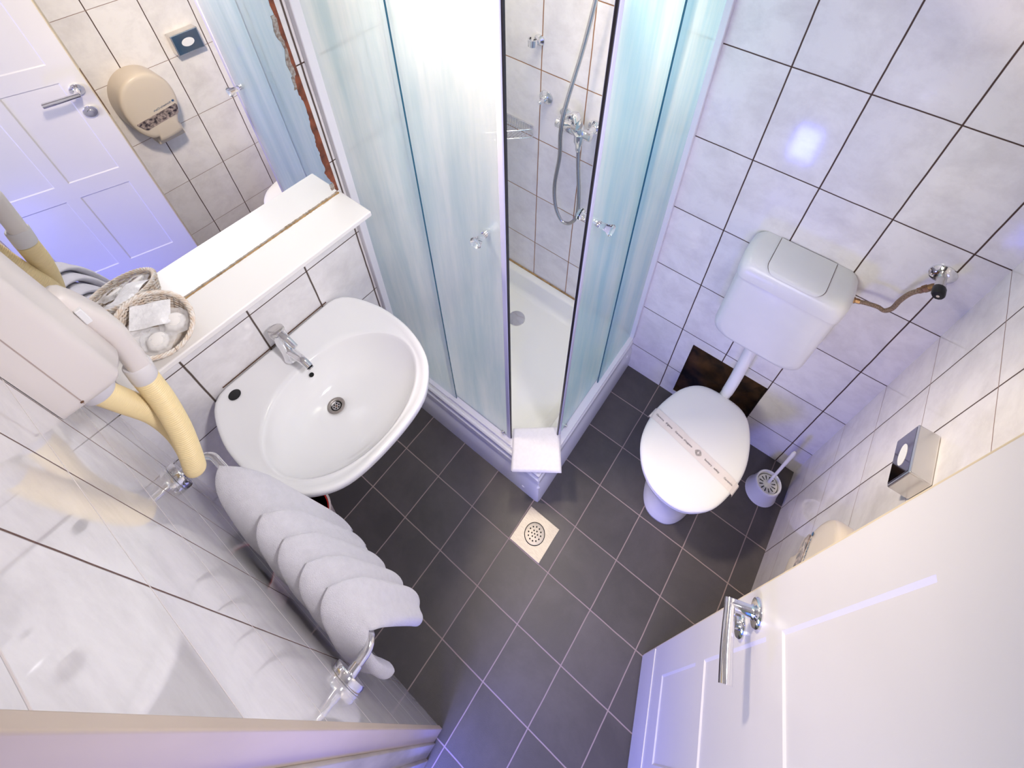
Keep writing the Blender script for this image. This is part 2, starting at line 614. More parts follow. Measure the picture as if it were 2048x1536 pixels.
door = bpy.data.objects.new('door_1', None)
COL.objects.link(door)
door.location = tuple(dpt(DW, 0, 0))
WC[door.name] = dpt(DW, 0, 0)
struct(door)
b = MB()
ks = [0, .080, .275, .325, .520, DW]
zs = [.006, .275, .43, .865, .95, 1.395, 1.475, 1.94, 2.375]
panels = {(1, 2), (3, 2), (1, 4), (3, 4), (1, 6), (3, 6)}
for side in (0, 1):
    n0 = 0.0 if side == 0 else -DT
    sg = 1 if side == 0 else -1
    for i in range(len(ks) - 1):
        for j in range(len(zs) - 1):
            a = [(ks[i], zs[j]), (ks[i + 1], zs[j]), (ks[i + 1], zs[j + 1]), (ks[i], zs[j + 1])]
            if (i, j) in panels:
                q = .005
                c = [(ks[i] + q, zs[j] + q), (ks[i + 1] - q, zs[j] + q), (ks[i + 1] - q, zs[j + 1] - q), (ks[i] + q, zs[j + 1] - q)]
                vs = [dpt(k, n0, z) for k, z in a] + [dpt(k, n0 - sg * .0035, z) for k, z in c]
                b.add(vs, [(0, 1, 5, 4), (1, 2, 6, 5), (2, 3, 7, 6), (3, 0, 4, 7), (4, 5, 6, 7)])
            else:
                b.add([dpt(k, n0, z) for k, z in a], [(0, 1, 2, 3)])
e = [dpt(0, 0, .006), dpt(DW, 0, .006), dpt(DW, -DT, .006), dpt(0, -DT, .006)]
f = [v + Vector((0, 0, 2.369)) for v in e]
b.add(e + f, [(0, 3, 2, 1), (4, 5, 6, 7), (1, 2, 6, 5), (0, 4, 7, 3)])
leaf = b.build('door_leaf', m_paint, door, recalc=False)
# lower weather board line
b = MB().add([dpt(k, n, z) for n in (0, .003) for k, z in ((.003, .012), (DW - .01, .012), (DW - .01, .268), (.003, .268))],
             [(0, 3, 2, 1), (4, 5, 6, 7), (0, 1, 5, 4), (1, 2, 6, 5), (2, 3, 7, 6), (3, 0, 4, 7)])
b.build('kick_board', m_paint, door)
b = MB().add([dpt(k, n, z) for n in (-.001, -DT + .001) for k, z in ((0, .006), (-.003, .006), (-.003, 2.375), (0, 2.375))],
             [(0, 3, 2, 1), (4, 5, 6, 7), (0, 1, 5, 4), (1, 2, 6, 5), (2, 3, 7, 6), (3, 0, 4, 7)])
eb = b.build('edge_band', m_edge, door)
b = MB().add([dpt(k, n, z) for n in (-.012, -.030) for k, z in ((-.003, 1.20), (-.0045, 1.20), (-.0045, 1.42), (-.003, 1.42))],
             [(0, 3, 2, 1), (4, 5, 6, 7), (0, 1, 5, 4), (1, 2, 6, 5), (2, 3, 7, 6), (3, 0, 4, 7)])
b.build('latch_plate', m_brass, door)
HZ = 1.352
ros = MB().lathe([(.001, 0), (.0265, 0), (.0265, .006), (.024, .009), (.001, .009)], dpt(.042, 0, HZ), DN)
ros.build('handle_rosette', m_chrome, door, smooth=40)
ros = MB().lathe([(.001, 0), (.0265, 0), (.0265, .006), (.024, .009), (.012, .009), (.011, .014), (.001, .014)],
                 dpt(.046, 0, HZ - .105), DN)
ros.build('privacy_lock', m_chrome, door, smooth=40)
b = MB().lathe([(.010, .008), (.013, .012), (.0105, .016), (.0105, .055)], dpt(.042, 0, HZ), DN)
P = [dpt(.042 + t * .118, .052 + .002 * sin(t * 3), HZ - .006 * t) for t in [i / 12 for i in range(13)]]
P[0] = dpt(.034, .052, HZ)
b.tube(P, [.0108] * 2 + [.0108 + .0015 * i / 11 for i in range(11)], 20)
b.build('lever_handle', m_chrome, door, smooth=50)
b = MB()
for zz in (.25, 1.78):
    b.lathe([(.001, 0), (.008, 0), (.008, .09), (.001, .09)], dpt(DW + .004, .004, zz), (0, 0, 1), 16)
b.build('hinge', m_satin, door, smooth=40)

# ------------------------------------------------------------------ mirror and shelf
MN = Vector((1, -.0044, .0171)).normalized()
MP = Vector((.018, .4, 1.45))


def mx_at(y, z, off=0.0):
    return MP.x + off - (MN.y * (y - MP.y) + MN.z * (z - MP.z)) / MN.x


MY0, MY1, MZ0, MZ1 = .015, .747, 1.437, 2.36
c4 = [(MY0, MZ0), (MY1, MZ0), (MY1, MZ1), (MY0, MZ1)]
mir = thing('wall_mirror', (.01, .38, MZ0), 'large frameless wall mirror above the white shelf with a rusty worn right edge', 'mirror')
b = MB().add([(mx_at(y, z), y, z) for y, z in c4] + [(mx_at(y, z, -.004), y, z) for y, z in c4],
             [(0, 1, 2, 3), (7, 6, 5, 4), (0, 4, 5, 1), (1, 5, 6, 2), (2, 6, 7, 3), (3, 7, 4, 0)])
b.build('mirror_glass', m_mirror, mir)
# ragged edge where the silvering has gone
rag = [(1.440, .004), (1.452, .009), (1.47, .007), (1.50, .018), (1.525, .022), (1.54, .016), (1.58, .020), (1.60, .015), (1.625, .019),
       (1.65, .014), (1.69, .016), (1.72, .011), (1.77, .012), (1.80, .017), (1.842, .013), (1.85, .006), (1.87, .008), (1.92, .005),
       (1.96, .010), (1.985, .006), (2.03, .010), (2.08, .008), (2.16, .012), (2.25, .009), (2.36, .012)]
b = MB()
fine = []
for i in range(len(rag) - 1):
    for k in range(4):
        t = k / 4
        z = rag[i][0] * (1 - t) + rag[i + 1][0] * t
        w = rag[i][1] * (1 - t) + rag[i + 1][1] * t
        fine.append((z, w + random.uniform(-.0016, .0016)))
for i in range(len(fine) - 1):
    (z0, w0), (z1, w1) = fine[i], fine[i + 1]
    vs = []
    for z, w in ((z0, w0), (z1, w1)):
        vs += [(mx_at(MY1, z, .0008), MY1 + .001, z), (mx_at(MY1 - w, z, .0008), MY1 - w, z), (mx_at(MY1 - w, z, -.0005), MY1 - w, z)]
    b.add(vs, [(0, 1, 4, 3), (1, 2, 5, 4)])
b.build('worn_edge', m_rust, mir)
for za, zb in ((1.80, 2.0), (1.45, 1.475)):
    b = MB()
    for i in range(len(fine) - 1):
        (z0, w0), (z1, w1) = fine[i], fine[i + 1]
        if not za < z0 < zb:
            continue
        e0 = w0 + (.005 + .008 * abs(sin(z0 * 31)))
        e1 = w1 + (.005 + .008 * abs(sin(z1 * 31)))
        b.add([(mx_at(MY1, z0, .0006), MY1 - w0, z0), (mx_at(MY1, z0, .0006), MY1 - e0, z0), (mx_at(MY1, z1, .0006), MY1 - e1, z1),
               (mx_at(MY1, z1, .0006), MY1 - w1, z1)], [(0, 1, 2, 3)])
    b.build('flaking_strip', m_flake, mir)

shelf = MB()
SZ = 1.432
shelf.box(.0005, .158, .058, .752, SZ - .020, SZ)
sh = shelf.build('wall_shelf', m_shelf, bevel=.004)
tag(sh, 'long white laminate shelf under the mirror', 'shelf')
# lumpy old sealant line along the foot of the mirror
path = []
rr = []
for i in range(150):
    y = .07 + (.745 - .07) * i / 149
    path.append((mx_at(y, SZ, .0025), y, SZ + .0006))
    rr.append(.0018 + .0012 * random.random() + (.0014 if y > .56 else 0) * random.random())
b = MB().tube(path, rr, 6)
tag(b.build('sealant_line', m_caulk), 'brown stained sealant line between mirror foot and white shelf', 'sealant')

# ------------------------------------------------------------------ washbasin
basin = thing('washbasin', (.25, .40, .83), 'white porcelain washbasin with oval bowl below the shelf', 'washbasin')
OUT = [(.004, .200), (.02, .168), (.055, .143), (.12, .120), (.19, .108), (.29, .110), (.386, .135), (.455, .180), (.508, .262), (.523, .400)]
pts = OUT + [(x, .798 - y) for x, y in OUT[-2::-1]]
pts = pts + [(.004, .50), (.004, .30)]
BC = Vector((.29, .400))
NS = 96


def ray_poly(poly, c, th):
    d = Vector((cos(th), sin(th)))
    best = None
    for i in range(len(poly)):
        a = Vector(poly[i]) - c
        e = Vector(poly[(i + 1) % len(poly)]) - Vector(poly[i])
        den = d.x * e.y - d.y * e.x
        if abs(den) < 1e-9:
            continue
        t = (a.x * e.y - a.y * e.x) / den
        u = (a.x * d.y - a.y * d.x) / den
        if t > 0 and -1e-6 <= u <= 1 + 1e-6 and (best is None or t < best):
            best = t
    return best


dense = [tuple(p[:2]) for p in smooth_path([(x, y, 0) for x, y in OUT + [(x, .798 - y) for x, y in OUT[-2::-1]]], 6)]
Ro = [ray_poly(dense, BC, 2 * pi * i / NS) for i in range(NS)]


def ring(fr, z, cx=0, cy=0, rx=None, ry=None, shrink=0.0, zf=None):
    out = []
    for i in range(NS):
        th = 2 * pi * i / NS
        if rx is None:
            r = Ro[i] * fr - shrink
            x, y = BC.x + r * cos(th), BC.y + r * sin(th)
        else:
            x, y = cx + rx * cos(th), cy + ry * sin(th)
        out.append(Vector((max(x, .003), y, z if zf is None else zf(x, y))))
    return out


RZ = 1.010


def ledge(x, y):
    return RZ - .004


IX, IY, IRX, IRY = .311, .401, .178, .243
rings = [ring(.30, .835), ring(.55, .85), ring(.80, .905), ring(.93, .955), ring(.985, .975), ring(1, .984), ring(1.0, .998),
         ring(1, RZ - .003, shrink=.001), ring(1, RZ, shrink=.005), ring(1, RZ, shrink=.012), ring(1, RZ - .005, shrink=.022)]
# blend the ledge into the oval bowl
for t, dz in ((.35, .010), (.8, .011), (.97, .011)):
    o_ = ring(1, RZ - dz, shrink=.022)
    n_ = ring(0, RZ - dz, IX, IY, IRX + .004, IRY + .004)
    # match the ellipse by direction from BC
    rr_ = []
    for i in range(NS):
        th = 2 * pi * i / NS
        # intersect ray with ellipse
        a = (cos(th) / (IRX + .004)) ** 2 + (sin(th) / (IRY + .004)) ** 2
        bx, by = BC.x - IX, BC.y - IY
        bb = 2 * (bx * cos(th) / (IRX + .004) ** 2 + by * sin(th) / (IRY + .004) ** 2)
        cc = (bx / (IRX + .004)) ** 2 + (by / (IRY + .004)) ** 2 - 1
        r = (-bb + sqrt(bb * bb - 4 * a * cc)) / (2 * a)
        q = Vector((BC.x + r * cos(th), BC.y + r * sin(th), RZ - dz))
        rr_.append(o_[i].lerp(q, t))
    rings.append(rr_)
DX, DY, DZ = .243, .392, .868
last = rings[-1]
for s_, dep in ((.985, .004), (.965, .016), (.93, .034), (.86, .060), (.76, .084), (.62, .105), (.45, .119), (.28, .126), (.14, .129), (.10, .133)):
    cx = DX + (IX - DX) * s_
    cy = DY + (IY - DY) * s_
    rings.append([Vector((cx + (p.x - IX) * s_, cy + (p.y - IY) * s_, RZ - .011 - dep)) for p in last])
b = MB().loops(rings, cap=True)
b.build('basin_bowl', m_porc, basin, smooth=180)
b = MB().lathe([(.0165, -.004), (.027, .000), (.0275, .003), (.022, .0045), (.0175, .002), (.0165, -.004)], (DX, DY, DZ + .003), (0, 0, 1))
dr = b.build('drain_flange', m_steel, basin, smooth=60)
b = MB().lathe([(.001, 0), (.0172, 0), (.0172, .001), (.001, .001)], (DX, DY, DZ - .001), (0, 0, 1))
b.build('drain_recess', m_hole, dr)
b = MB().lathe([(.001, 0), (.0128, 0), (.0128, .0012), (.001, .0012)], (DX, DY, DZ + .0008), (0, 0, 1))
b.build('strainer', m_satin, dr, smooth=40)
b = MB()
for k in range(6):
    a = k * pi / 3 + .3
    b.lathe([(.0005, 0), (.0026, 0), (.0026, .0006), (.0005, .0006)], (DX + .0083 * cos(a), DY + .0083 * sin(a), DZ + .0018), (0, 0, 1), 14)
b.build('strainer_hole', m_hole, dr)
b = MB().lathe([(.001, 0), (.003, 0), (.0025, .0012), (.001, .0015)], (DX, DY, DZ + .0019), (0, 0, 1), 14)
b.build('drain_screw', m_brass, dr)
b = MB().lathe([(.001, 0), (.0075, 0), (.0075, .0015), (.001, .0015)], (.146, .398, .958), (1, 0, .85), 20)
b.build('overflow_hole', m_hole, basin, smooth=40)
b = MB().lathe([(.001, 0), (.0165, 0), (.0175, .0012), (.0155, .002), (.001, .0012)], (.045, .214, RZ - .0056), (0, 0, 1), 30)
b.build('tap_hole_plug', m_black, basin, smooth=40)
b = MB().tube([(.0022, y, RZ + .002) for y in [.205 + i * .02 for i in range(20)]], .0022, 6)
b.build('back_joint', m_caulkb, basin)

# ------------------------------------------------------------------ basin mixer tap
tap = thing('basin_mixer_tap', (.080, .390, RZ - .004), 'chrome single-lever mixer tap on the washbasin', 'tap')
FB = Vector((.080, .392, RZ - .006))
FT = Vector((.050, .398, 1.130))
ax = (FT - FB)
b = MB()
P = [FB + ax * t for t in (0, .03, .1, .3, .5, .62, .66, .80, .9, .96, 1.0)]
b.tube(P, [.024, .025, .022, .0195, .0195, .021, .0215, .0215, .0215, .021, .019], 28)
b.build('tap_body', m_chrome, tap, smooth=50)
b = MB()
P = smooth_path([FB + ax * .28, FB + Vector((.03, .002, .052)), FB + Vector((.072, .004, .062)), FB + Vector((.100, .005, .050))], 6)
b.tube(P, [.014] * 6 + [.0125] * 6 + [.0115] * 7, 20)
sp_ = b.build('spout', m_chrome, tap, smooth=50)
b = MB().lathe([(.001, 0), (.0095, 0), (.0095, .004), (.001, .004)], FB + Vector((.1005, .005, .0485)), Vector((.6, 0, -.7)))
b.build('aerator', m_satin, sp_, smooth=40)
b = MB()
d_ = ax.normalized()
b.lathe([(.001, 0), (.0225, 0), (.0235, .004), (.0225, .012), (.019, .015), (.001, .016)], FT - d_ * .006, d_, 36)
hd = b.build('tap_cap', m_satin, tap, smooth=40)
b = MB()
P = smooth_path([FT + d_ * .004 + Vector((.012, 0, 0)), FT + Vector((.045, .003, -.004)), FT + Vector((.078, .005, -.022))], 8)
rings = []
for i, p in enumerate(P):
    t = i / (len(P) - 1)
    w, h = .011 - .003 * t, .006 - .002 * t
    rings.append([p + Vector((0, w * cos(a), h * sin(a))) for a in [2 * pi * k / 16 for k in range(16)]])
b.loops(rings)
b.build('lever', m_chrome, tap, smooth=50)

# ------------------------------------------------------------------ waste bin under the basin
bn = thing('waste_bin', (.152, .115, 0), 'round pale waste bin with a red inside under the washbasin', 'waste bin')
b = MB().lathe([(.001, 0), (.088, 0), (.090, .004), (.108, .262), (.113, .264), (.113, .270), (.106, .270), (.087, .012), (.001, .010)],
               (.152, .119, 0))
b.build('bin_shell', m_pinkbin, bn, smooth=40)
b = MB().lathe([(.1035, .262), (.1045, .258), (.0855, .014), (.001, .014), (.001, .016), (.0835, .017), (.100, .262)], (.152, .119, 0))
b.build('bin_lining', m_red, bn, smooth=60)

# ------------------------------------------------------------------ shower tray
tray = thing('shower_tray', (.405, 1.15, 0), 'square white acrylic shower tray with a moulded apron in the corner', 'shower tray')
TX, TY, TZ = .815, .752, .285
b = MB()
# inner basin: rings of a rounded-corner square, outer rim to floor of the tray


def rsq(x0, x1, y0, y1, r, z, n=6):
    out = []
    for (cx, cy, a0) in ((x1 - r, y0 + r, -pi / 2), (x1 - r, y1 - r, 0), (x0 + r, y1 - r, pi / 2), (x0 + r, y0 + r, pi)):
        for k in range(n + 1):
            a = a0 + k * pi / 2 / n
            out.append(Vector((cx + r * cos(a), cy + r * sin(a), z)))
    return out


rings = [rsq(.002, TX - .030, TY + .030, D - .002, .006, TZ - .05), rsq(.002, TX - .030, TY + .030, D - .002, .006, TZ - .004),
         rsq(.004, TX - .033, TY + .033, D - .004, .006, TZ), rsq(.040, TX - .085, TY + .085, D - .040, .05, TZ),
         rsq(.046, TX - .091, TY + .091, D - .046, .05, TZ - .006), rsq(.060, TX - .105, TY + .105, D - .060, .05, TZ - .08),
         rsq(.072, TX - .118, TY + .118, D - .072, .05, TZ - .095), rsq(.10, TX - .15, TY + .15, D - .10, .05, TZ - .10)]
b.loops(rings, cap=False)
b.add(rings[-1], [tuple(range(len(rings[-1])))])
b.build('tray_basin', m_acryl, tray, smooth=50, recalc=False)
# moulded apron: profile swept round the free corner (offset outward, z)
prof = [(.030, TZ - .004), (.026, TZ), (.018, TZ), (.013, TZ - .006), (.013, TZ - .020), (.020, TZ - .028), (.020, TZ - .042), (.010, TZ - .052),
        (.008, TZ - .075), (.014, TZ - .085), (.014, TZ - .105), (.004, TZ - .120), (.002, TZ - .20), (.000, TZ - .215), (.000, .0), (.030, .0)]
# extra corner faceting like the photo: sweep wall - corner - wall
b = MB()
rings = []
for (px, py, nx_, ny_) in ((.002, TY, 0, 1), (TX - .014, TY, 0, 1), (TX - .003, TY + .003, -1, 1), (TX, TY + .014, -1, 0), (TX, D - .002, -1, 0)):
    rr_ = []
    for o_, z in prof:
        if nx_ and ny_:
            rr_.append(Vector((px + nx_ * o_ * .98, py + ny_ * o_ * .98, z)))
        else:
            rr_.append(Vector((px + nx_ * o_, py + ny_ * o_, z)))
    rings.append(rr_)
# square up the corner rings so the inner offsets stay mitred
for idx in (1, 3):
    for k, (o_, z) in enumerate(prof):
        if idx == 1:
            rings[1][k].x = TX - max(.014, o_)
        else:
            rings[3][k].y = TY + max(.014, o_)
b.loops(rings, cap=True)
b.build('apron', m_acryl, tray, smooth=35, bevel=0)
for p_, ax_ in (((.735, TY + .001, .065), (0, -1, 0)), ((TX - .001, 1.48, .20), (1, 0, 0))):
    b = MB().lathe([(.001, 0), (.0075, 0), (.0065, .003), (.001, .004)], p_, ax_, 16)
    b.build('screw_cap', m_plast, tray, smooth=40)
b = MB().tube([(.03 + i * .026, D - .004, TZ + .002) for i in range(30)], .005, 6)
b.build('wall_sealant', m_caulk, tray)
b = MB().lathe([(.001, 0), (.045, 0), (.043, .003), (.001, .005)], (.25, 1.33, TZ - .10), (0, 0, 1))
b.build('tray_waste_cover', m_chrome, tray, smooth=40)

# ------------------------------------------------------------------ shower enclosure
enc = thing('shower_enclosure', (.40, 1.15, TZ), 'corner shower enclosure of frosted sliding glass panels with white profiles', 'shower enclosure')
GT = 2.37
FY, FYD = .802, .812      # fixed panel and door planes, front side
SX, SXD = .782, .770      # the same, right side
b = MB().box(.0005, .022, .778, .822, TZ, GT + .02)
b.build('wall_profile', m_alu, enc, bevel=.003)
b = MB().box(.770, .806, D - .022, D - .0005, TZ, GT + .02)
b.build('wall_profile', m_alu, enc, bevel=.003)


def slab(face, x0, x1, y0, y1, z0, z1, m1, name):
    """glass slab, the frosted skin on the room side, clear skin inside, dark edges"""
    bb = MB()
    v = [(x0, y0, z0), (x1, y0, z0), (x1, y1, z0), (x0, y1, z0), (x0, y0, z1), (x1, y0, z1), (x1, y1, z1), (x0, y1, z1)]
    F = {'front': (0, 1, 5, 4), 'back': (2, 3, 7, 6), 'left': (3, 0, 4, 7), 'right': (1, 2, 6, 5), 'bot': (0, 3, 2, 1), 'top': (4, 5, 6, 7)}
    opp = {'front': 'back', 'right': 'left'}[face]
    for k, f_ in F.items():
        bb.cur = 0 if k == face else (1 if k == opp else 2)
        bb.add(v, [f_])
    return bb.build(name, [m1, m_clear, m_glassedge], enc, recalc=False)


def knob(base, nrm, parent):
    bb = MB().lathe([(.001, 0), (.0095, 0), (.0095, .010), (.008, .012), (.001, .012)], base, nrm, 24)
    kk = bb.build('knob_collar', m_chrome, parent, smooth=40)
    bb = MB().lathe([(.001, .011), (.0085, .011), (.0090, .020), (.0105, .032), (.0155, .040), (.0165, .044), (.0140, .048), (.001, .0485)],
                    base, nrm, 28)
    bb.build('door_knob', m_acr, parent, smooth=30)


slab('front', .018, .328, FY, FY + .005, TZ + .008, GT, m_frostA, 'fixed_panel')
d1 = slab('front', .300, .612, FYD, FYD + .005, TZ + .012, GT, m_frostA, 'sliding_door')
b = MB().box(.604, .620, FYD - .003, FYD + .009, TZ + .010, GT)
b.build('magnet_profile', m_lilac, d1, bevel=.002)
b = MB().box(.620, .6245, FYD, FYD + .006, TZ + .010, GT)
b.build('door_seal', m_seal, d1)
knob((.558, FYD, 1.565), (0, -1, 0), d1)
knob((.558, FYD + .005, 1.565), (0, 1, 0), d1)
slab('right', SX, SX + .005, 1.235, D - .02, TZ + .008, GT, m_frostB, 'fixed_panel')
d2 = slab('right', SXD, SXD + .005, .950, 1.285, TZ + .012, GT, m_frostB, 'sliding_door')
b = MB().box(SXD - .004, SXD + .008, .937, .953, TZ + .010, GT)
b.build('magnet_profile', m_lilac, d2, bevel=.002)
b = MB().box(SXD, SXD + .006, .9325, .937, TZ + .010, GT)
b.build('door_seal', m_seal, d2)
knob((SXD + .005, .983, 1.600), (1, 0, 0), d2)
knob((SXD, .983, 1.600), (-1, 0, 0), d2)
# tracks
for nm, z0, z1 in (('bottom_track', TZ + .0005, TZ + .010), ('top_track', GT - .004, GT + .022)):
    b = MB().box(.004, .806, .785, .838, z0, z1)
    b.build(nm, m_alu, enc, bevel=.0015)
    b = MB().box(.745, .806, .840, D - .003, z0, z1)
    b.build(nm, m_alu, enc, bevel=.0015)
b = MB().box(.300, .64, .786, .792, TZ + .010, TZ + .017)
b.build('guide_rail', m_alu, enc, bevel=.001)
for (x, y, nr) in ((.585, FYD - .002, (0, -1, 0)), (SXD + .007, .985, (1, 0, 0))):
    b = MB().lathe([(.001, 0), (.009, 0), (.009, .005), (.004, .006), (.004, .010), (.001, .010)], (x, y, TZ + .030), nr, 18)
    b.box(x - .004, x + .004, y - .004, y + .004, TZ + .010, TZ + .028)
    b.build('roller', m_satin, enc, smooth=40)

# ------------------------------------------------------------------ shower fittings
hold = thing('shower_head_holder', (.185, D, 1.64), 'small chrome shower head holder high on the shower wall', 'holder')
b = MB().lathe([(.001, 0), (.021, 0), (.021, .006), (.012, .012), (.012, .024), (.001, .026)], (.185, D, 1.652), (0, -1, 0), 28)
b.build('wall_plate', m_chrome, hold, smooth=40)
b = MB()
rings = []
for k in range(15):
    a = radians(-60 + 300 * k / 14)
    c = Vector((.180, D - .036, 1.655))
    dirv = Vector((cos(a + radians(210)), sin(a + radians(210)), 0))
    rings.append([c + dirv * (.0125 + q) + Vector((0, 0, zz)) for q, zz in ((0, -.013), (.0045, -.013), (.006, .013), (.0015, .013))])
b.loops(rings)
b.build('cradle', m_chrome, hold, smooth=50)
stop = thing('stop_valve', (.222, D, 1.40), 'chrome stop valve with a round plate on the shower wall', 'valve')
b = MB().lathe([(.001, 0), (.030, 0), (.029, .005), (.020, .009), (.001, .010)], (.224, D, 1.425), (0, -1, 0), 32)
b.build('wall_plate', m_chrome, stop, smooth=40)
b = MB().lathe([(.001, .008), (.0125, .008), (.0125, .022), (.0085, .026), (.0085, .046), (.005, .050), (.001, .050)], (.224, D, 1.425), (0, -1, 0), 24)
b.build('spindle', m_chrome, stop, smooth=40)

mixr = thing('shower_mixer', (.39, D, 1.36), 'chrome single-lever shower mixer with two wall plates', 'shower mixer')
for x in (.322, .448):
    b = MB().lathe([(.001, 0), (.030, 0), (.029, .008), (.019, .016), (.014, .018), (.014, .052), (.001, .052)], (x, D, 1.392), (0, -1, 0), 30)
    b.build('wall_connector', m_chrome, mixr, smooth=40)
MYy = D - .066
b = MB()
b.tube([(.318, MYy, 1.395), (.322, MYy, 1.395), (.345, MYy, 1.395), (.36, MYy, 1.395), (.41, MYy, 1.395), (.43, MYy, 1.395), (.466, MYy, 1.395), (.470, MYy, 1.395)],
       [.014, .019, .019, .021, .021, .019, .019, .014], 26)
b.tube([(.425, MYy - .008, 1.395), (.425, MYy - .010, 1.36), (.425, MYy - .010, 1.342), (.425, MYy - .010, 1.33)], [.022, .019, .011, .010], 24)
b.build('mixer_body', m_chrome, mixr, smooth=50)
b = MB()
b.lathe([(.001, 0), (.023, 0), (.024, .010), (.024, .042), (.022, .046), (.001, .046)], (.418, MYy - .006, 1.398), (0, -.45, 1), 30)
b.build('cartridge_housing', m_chrome, mixr, smooth=40)
b = MB()
P = smooth_path([(.418, MYy - .02, 1.452), (.405, MYy - .012, 1.468), (.385, MYy - .012, 1.470), (.362, MYy - .020, 1.452), (.345, MYy - .035, 1.420)], 6)
rings = []
for i, p in enumerate(P):
    t = i / (len(P) - 1)
    w, h = .022 - .009 * t, .008 - .002 * t
    rings.append([p + Vector((h * .5 * sin(a), w * cos(a), h * sin(a))) for a in [2 * pi * k / 18 for k in range(18)]])
b.loops(rings)
b.build('lever', m_chrome, mixr, smooth=60)

HPs = [(.425, 1.475, 1.335), (.432, 1.475, 1.25), (.450, 1.475, 1.09), (.452, 1.475, .985), (.425, 1.475, .915), (.382, 1.475, .900),
       (.346, 1.475, .968), (.334, 1.475, 1.085), (.353, 1.466, 1.255), (.366, 1.440, 1.395), (.379, 1.440, 1.52), (.405, 1.47, 1.72),
       (.429, 1.48, 1.90), (.45, 1.49, 2.10), (.46, 1.50, 2.2)]
P = smooth_path(HPs, 26)
# resample evenly and rib
L_ = [0]
for i in range(1, len(P)):
    L_.append(L_[-1] + (P[i] - P[i - 1]).length)
n = int(L_[-1] / .0022)
Q, rr = [], []
j = 0
for i in range(n + 1):
    s_ = L_[-1] * i / n
    while j < len(L_) - 2 and L_[j + 1] < s_:
        j += 1
    t = (s_ - L_[j]) / (L_[j + 1] - L_[j])
    Q.append(P[j].lerp(P[j + 1], t))
    rr.append(.0078 if i % 2 else .0058)
b = MB().tube(Q, rr, 12)
hs = b.build('shower_hose', mat('hose_chrome', (.72, .70, .72), .18, 1.0), smooth=180)
tag(hs, 'ribbed chrome shower hose looping down from the mixer and up again', 'shower hose')
for pp in ((Vector(HPs[0]), Vector((0, 0, -1))),):
    b = MB().lathe([(.001, -.004), (.0105, -.004), (.0105, .012), (.0085, .020), (.001, .020)], pp[0], pp[1], 18)
    b.build('hose_nut', m_chrome, hs, smooth=40)

bk = thing('shower_soap_basket', (.09, 1.50, 1.20), 'chrome wire soap basket in the corner of the shower', 'soap basket')
b = MB()


def ztri(z, s=1.0):
    p = [(.004, D - .004, z), (.150 * s, D - .004, z), (.172 * s, D - .012, z), (.170 * s, D - .030, z), (.10, D - .10, z), (.03, D - .17 * s, z), (.008, D - .165 * s, z)]
    return p


for z, r_ in ((1.262, .0030), (1.222, .0022)):
    b.tube(smooth_path(ztri(z), 4), r_, 8, closed=True)
for i in range(13):
    x = .012 + i * .0118
    yb = D - .004
    yf = D - .165 + max(0, (x - .02)) * .95
    yf = min(yf, D - .02)
    b.tube([(x, yb, 1.222), (x, yf, 1.222), (x, yf - .002, 1.262)], .0014, 6)
    b.tube([(x, yb, 1.222), (x, yb, 1.262)], .0014, 6)
b.build('wire_frame', m_chrome, bk, smooth=60)

# ------------------------------------------------------------------ folded mat on the tray corner
b = MB()
cs = [Vector((.607, .848)), Vector((.760, .971)), Vector((.868, .826)), Vector((.704, .710))]
nu, nv = 40, 40
vt, vb = [], []
for j in range(nv + 1):
    for i in range(nu + 1):
        u, v = i / nu, j / nv
        p = cs[0].lerp(cs[1], u).lerp(cs[3].lerp(cs[2], u), v)
        eu, ev = min(u, 1 - u), min(v, 1 - v)
        rnd = min(1, sqrt(max(0, 1 - (1 - min(1, eu / .05)) ** 2))) * min(1, sqrt(max(0, 1 - (1 - min(1, ev / .05)) ** 2)))
        # woven relief of wavy double lines
        w1 = abs(u - .42 - .10 * sin(v * 7.5))
        w2 = abs(u - .66 + .09 * sin(v * 7.5 + .4))
        rel = .0011 * (math.exp(-(w1 / .018) ** 2) + math.exp(-(w2 / .018) ** 2)) + .0004 * sin((u + v) * 60)
        wob = .0012 * sin(u * 9 + v * 3) + .0008 * sin(v * 14)
        q = .008 * (sin(v * 9) * .25)
        zt = .3015 + .013 * rnd + (rel + wob) * rnd
        vt.append((p.x + (u - .5) * 2 * q * .3, p.y, zt))
        vb.append((p.x, p.y, .3015 - .005 * rnd))
b.add(vt, [(j * (nu + 1) + i, j * (nu + 1) + i + 1, (j + 1) * (nu + 1) + i + 1, (j + 1) * (nu + 1) + i) for j in range(nv) for i in range(nu)])
b.add(vb, [(j * (nu + 1) + i, (j + 1) * (nu + 1) + i, (j + 1) * (nu + 1) + i + 1, j * (nu + 1) + i + 1) for j in range(nv) for i in range(nu)])
o = b.build('folded_bath_mat', m_mat, smooth=180)
tag(o, 'folded white cotton bath mat lying on the front corner of the shower tray', 'bath mat')

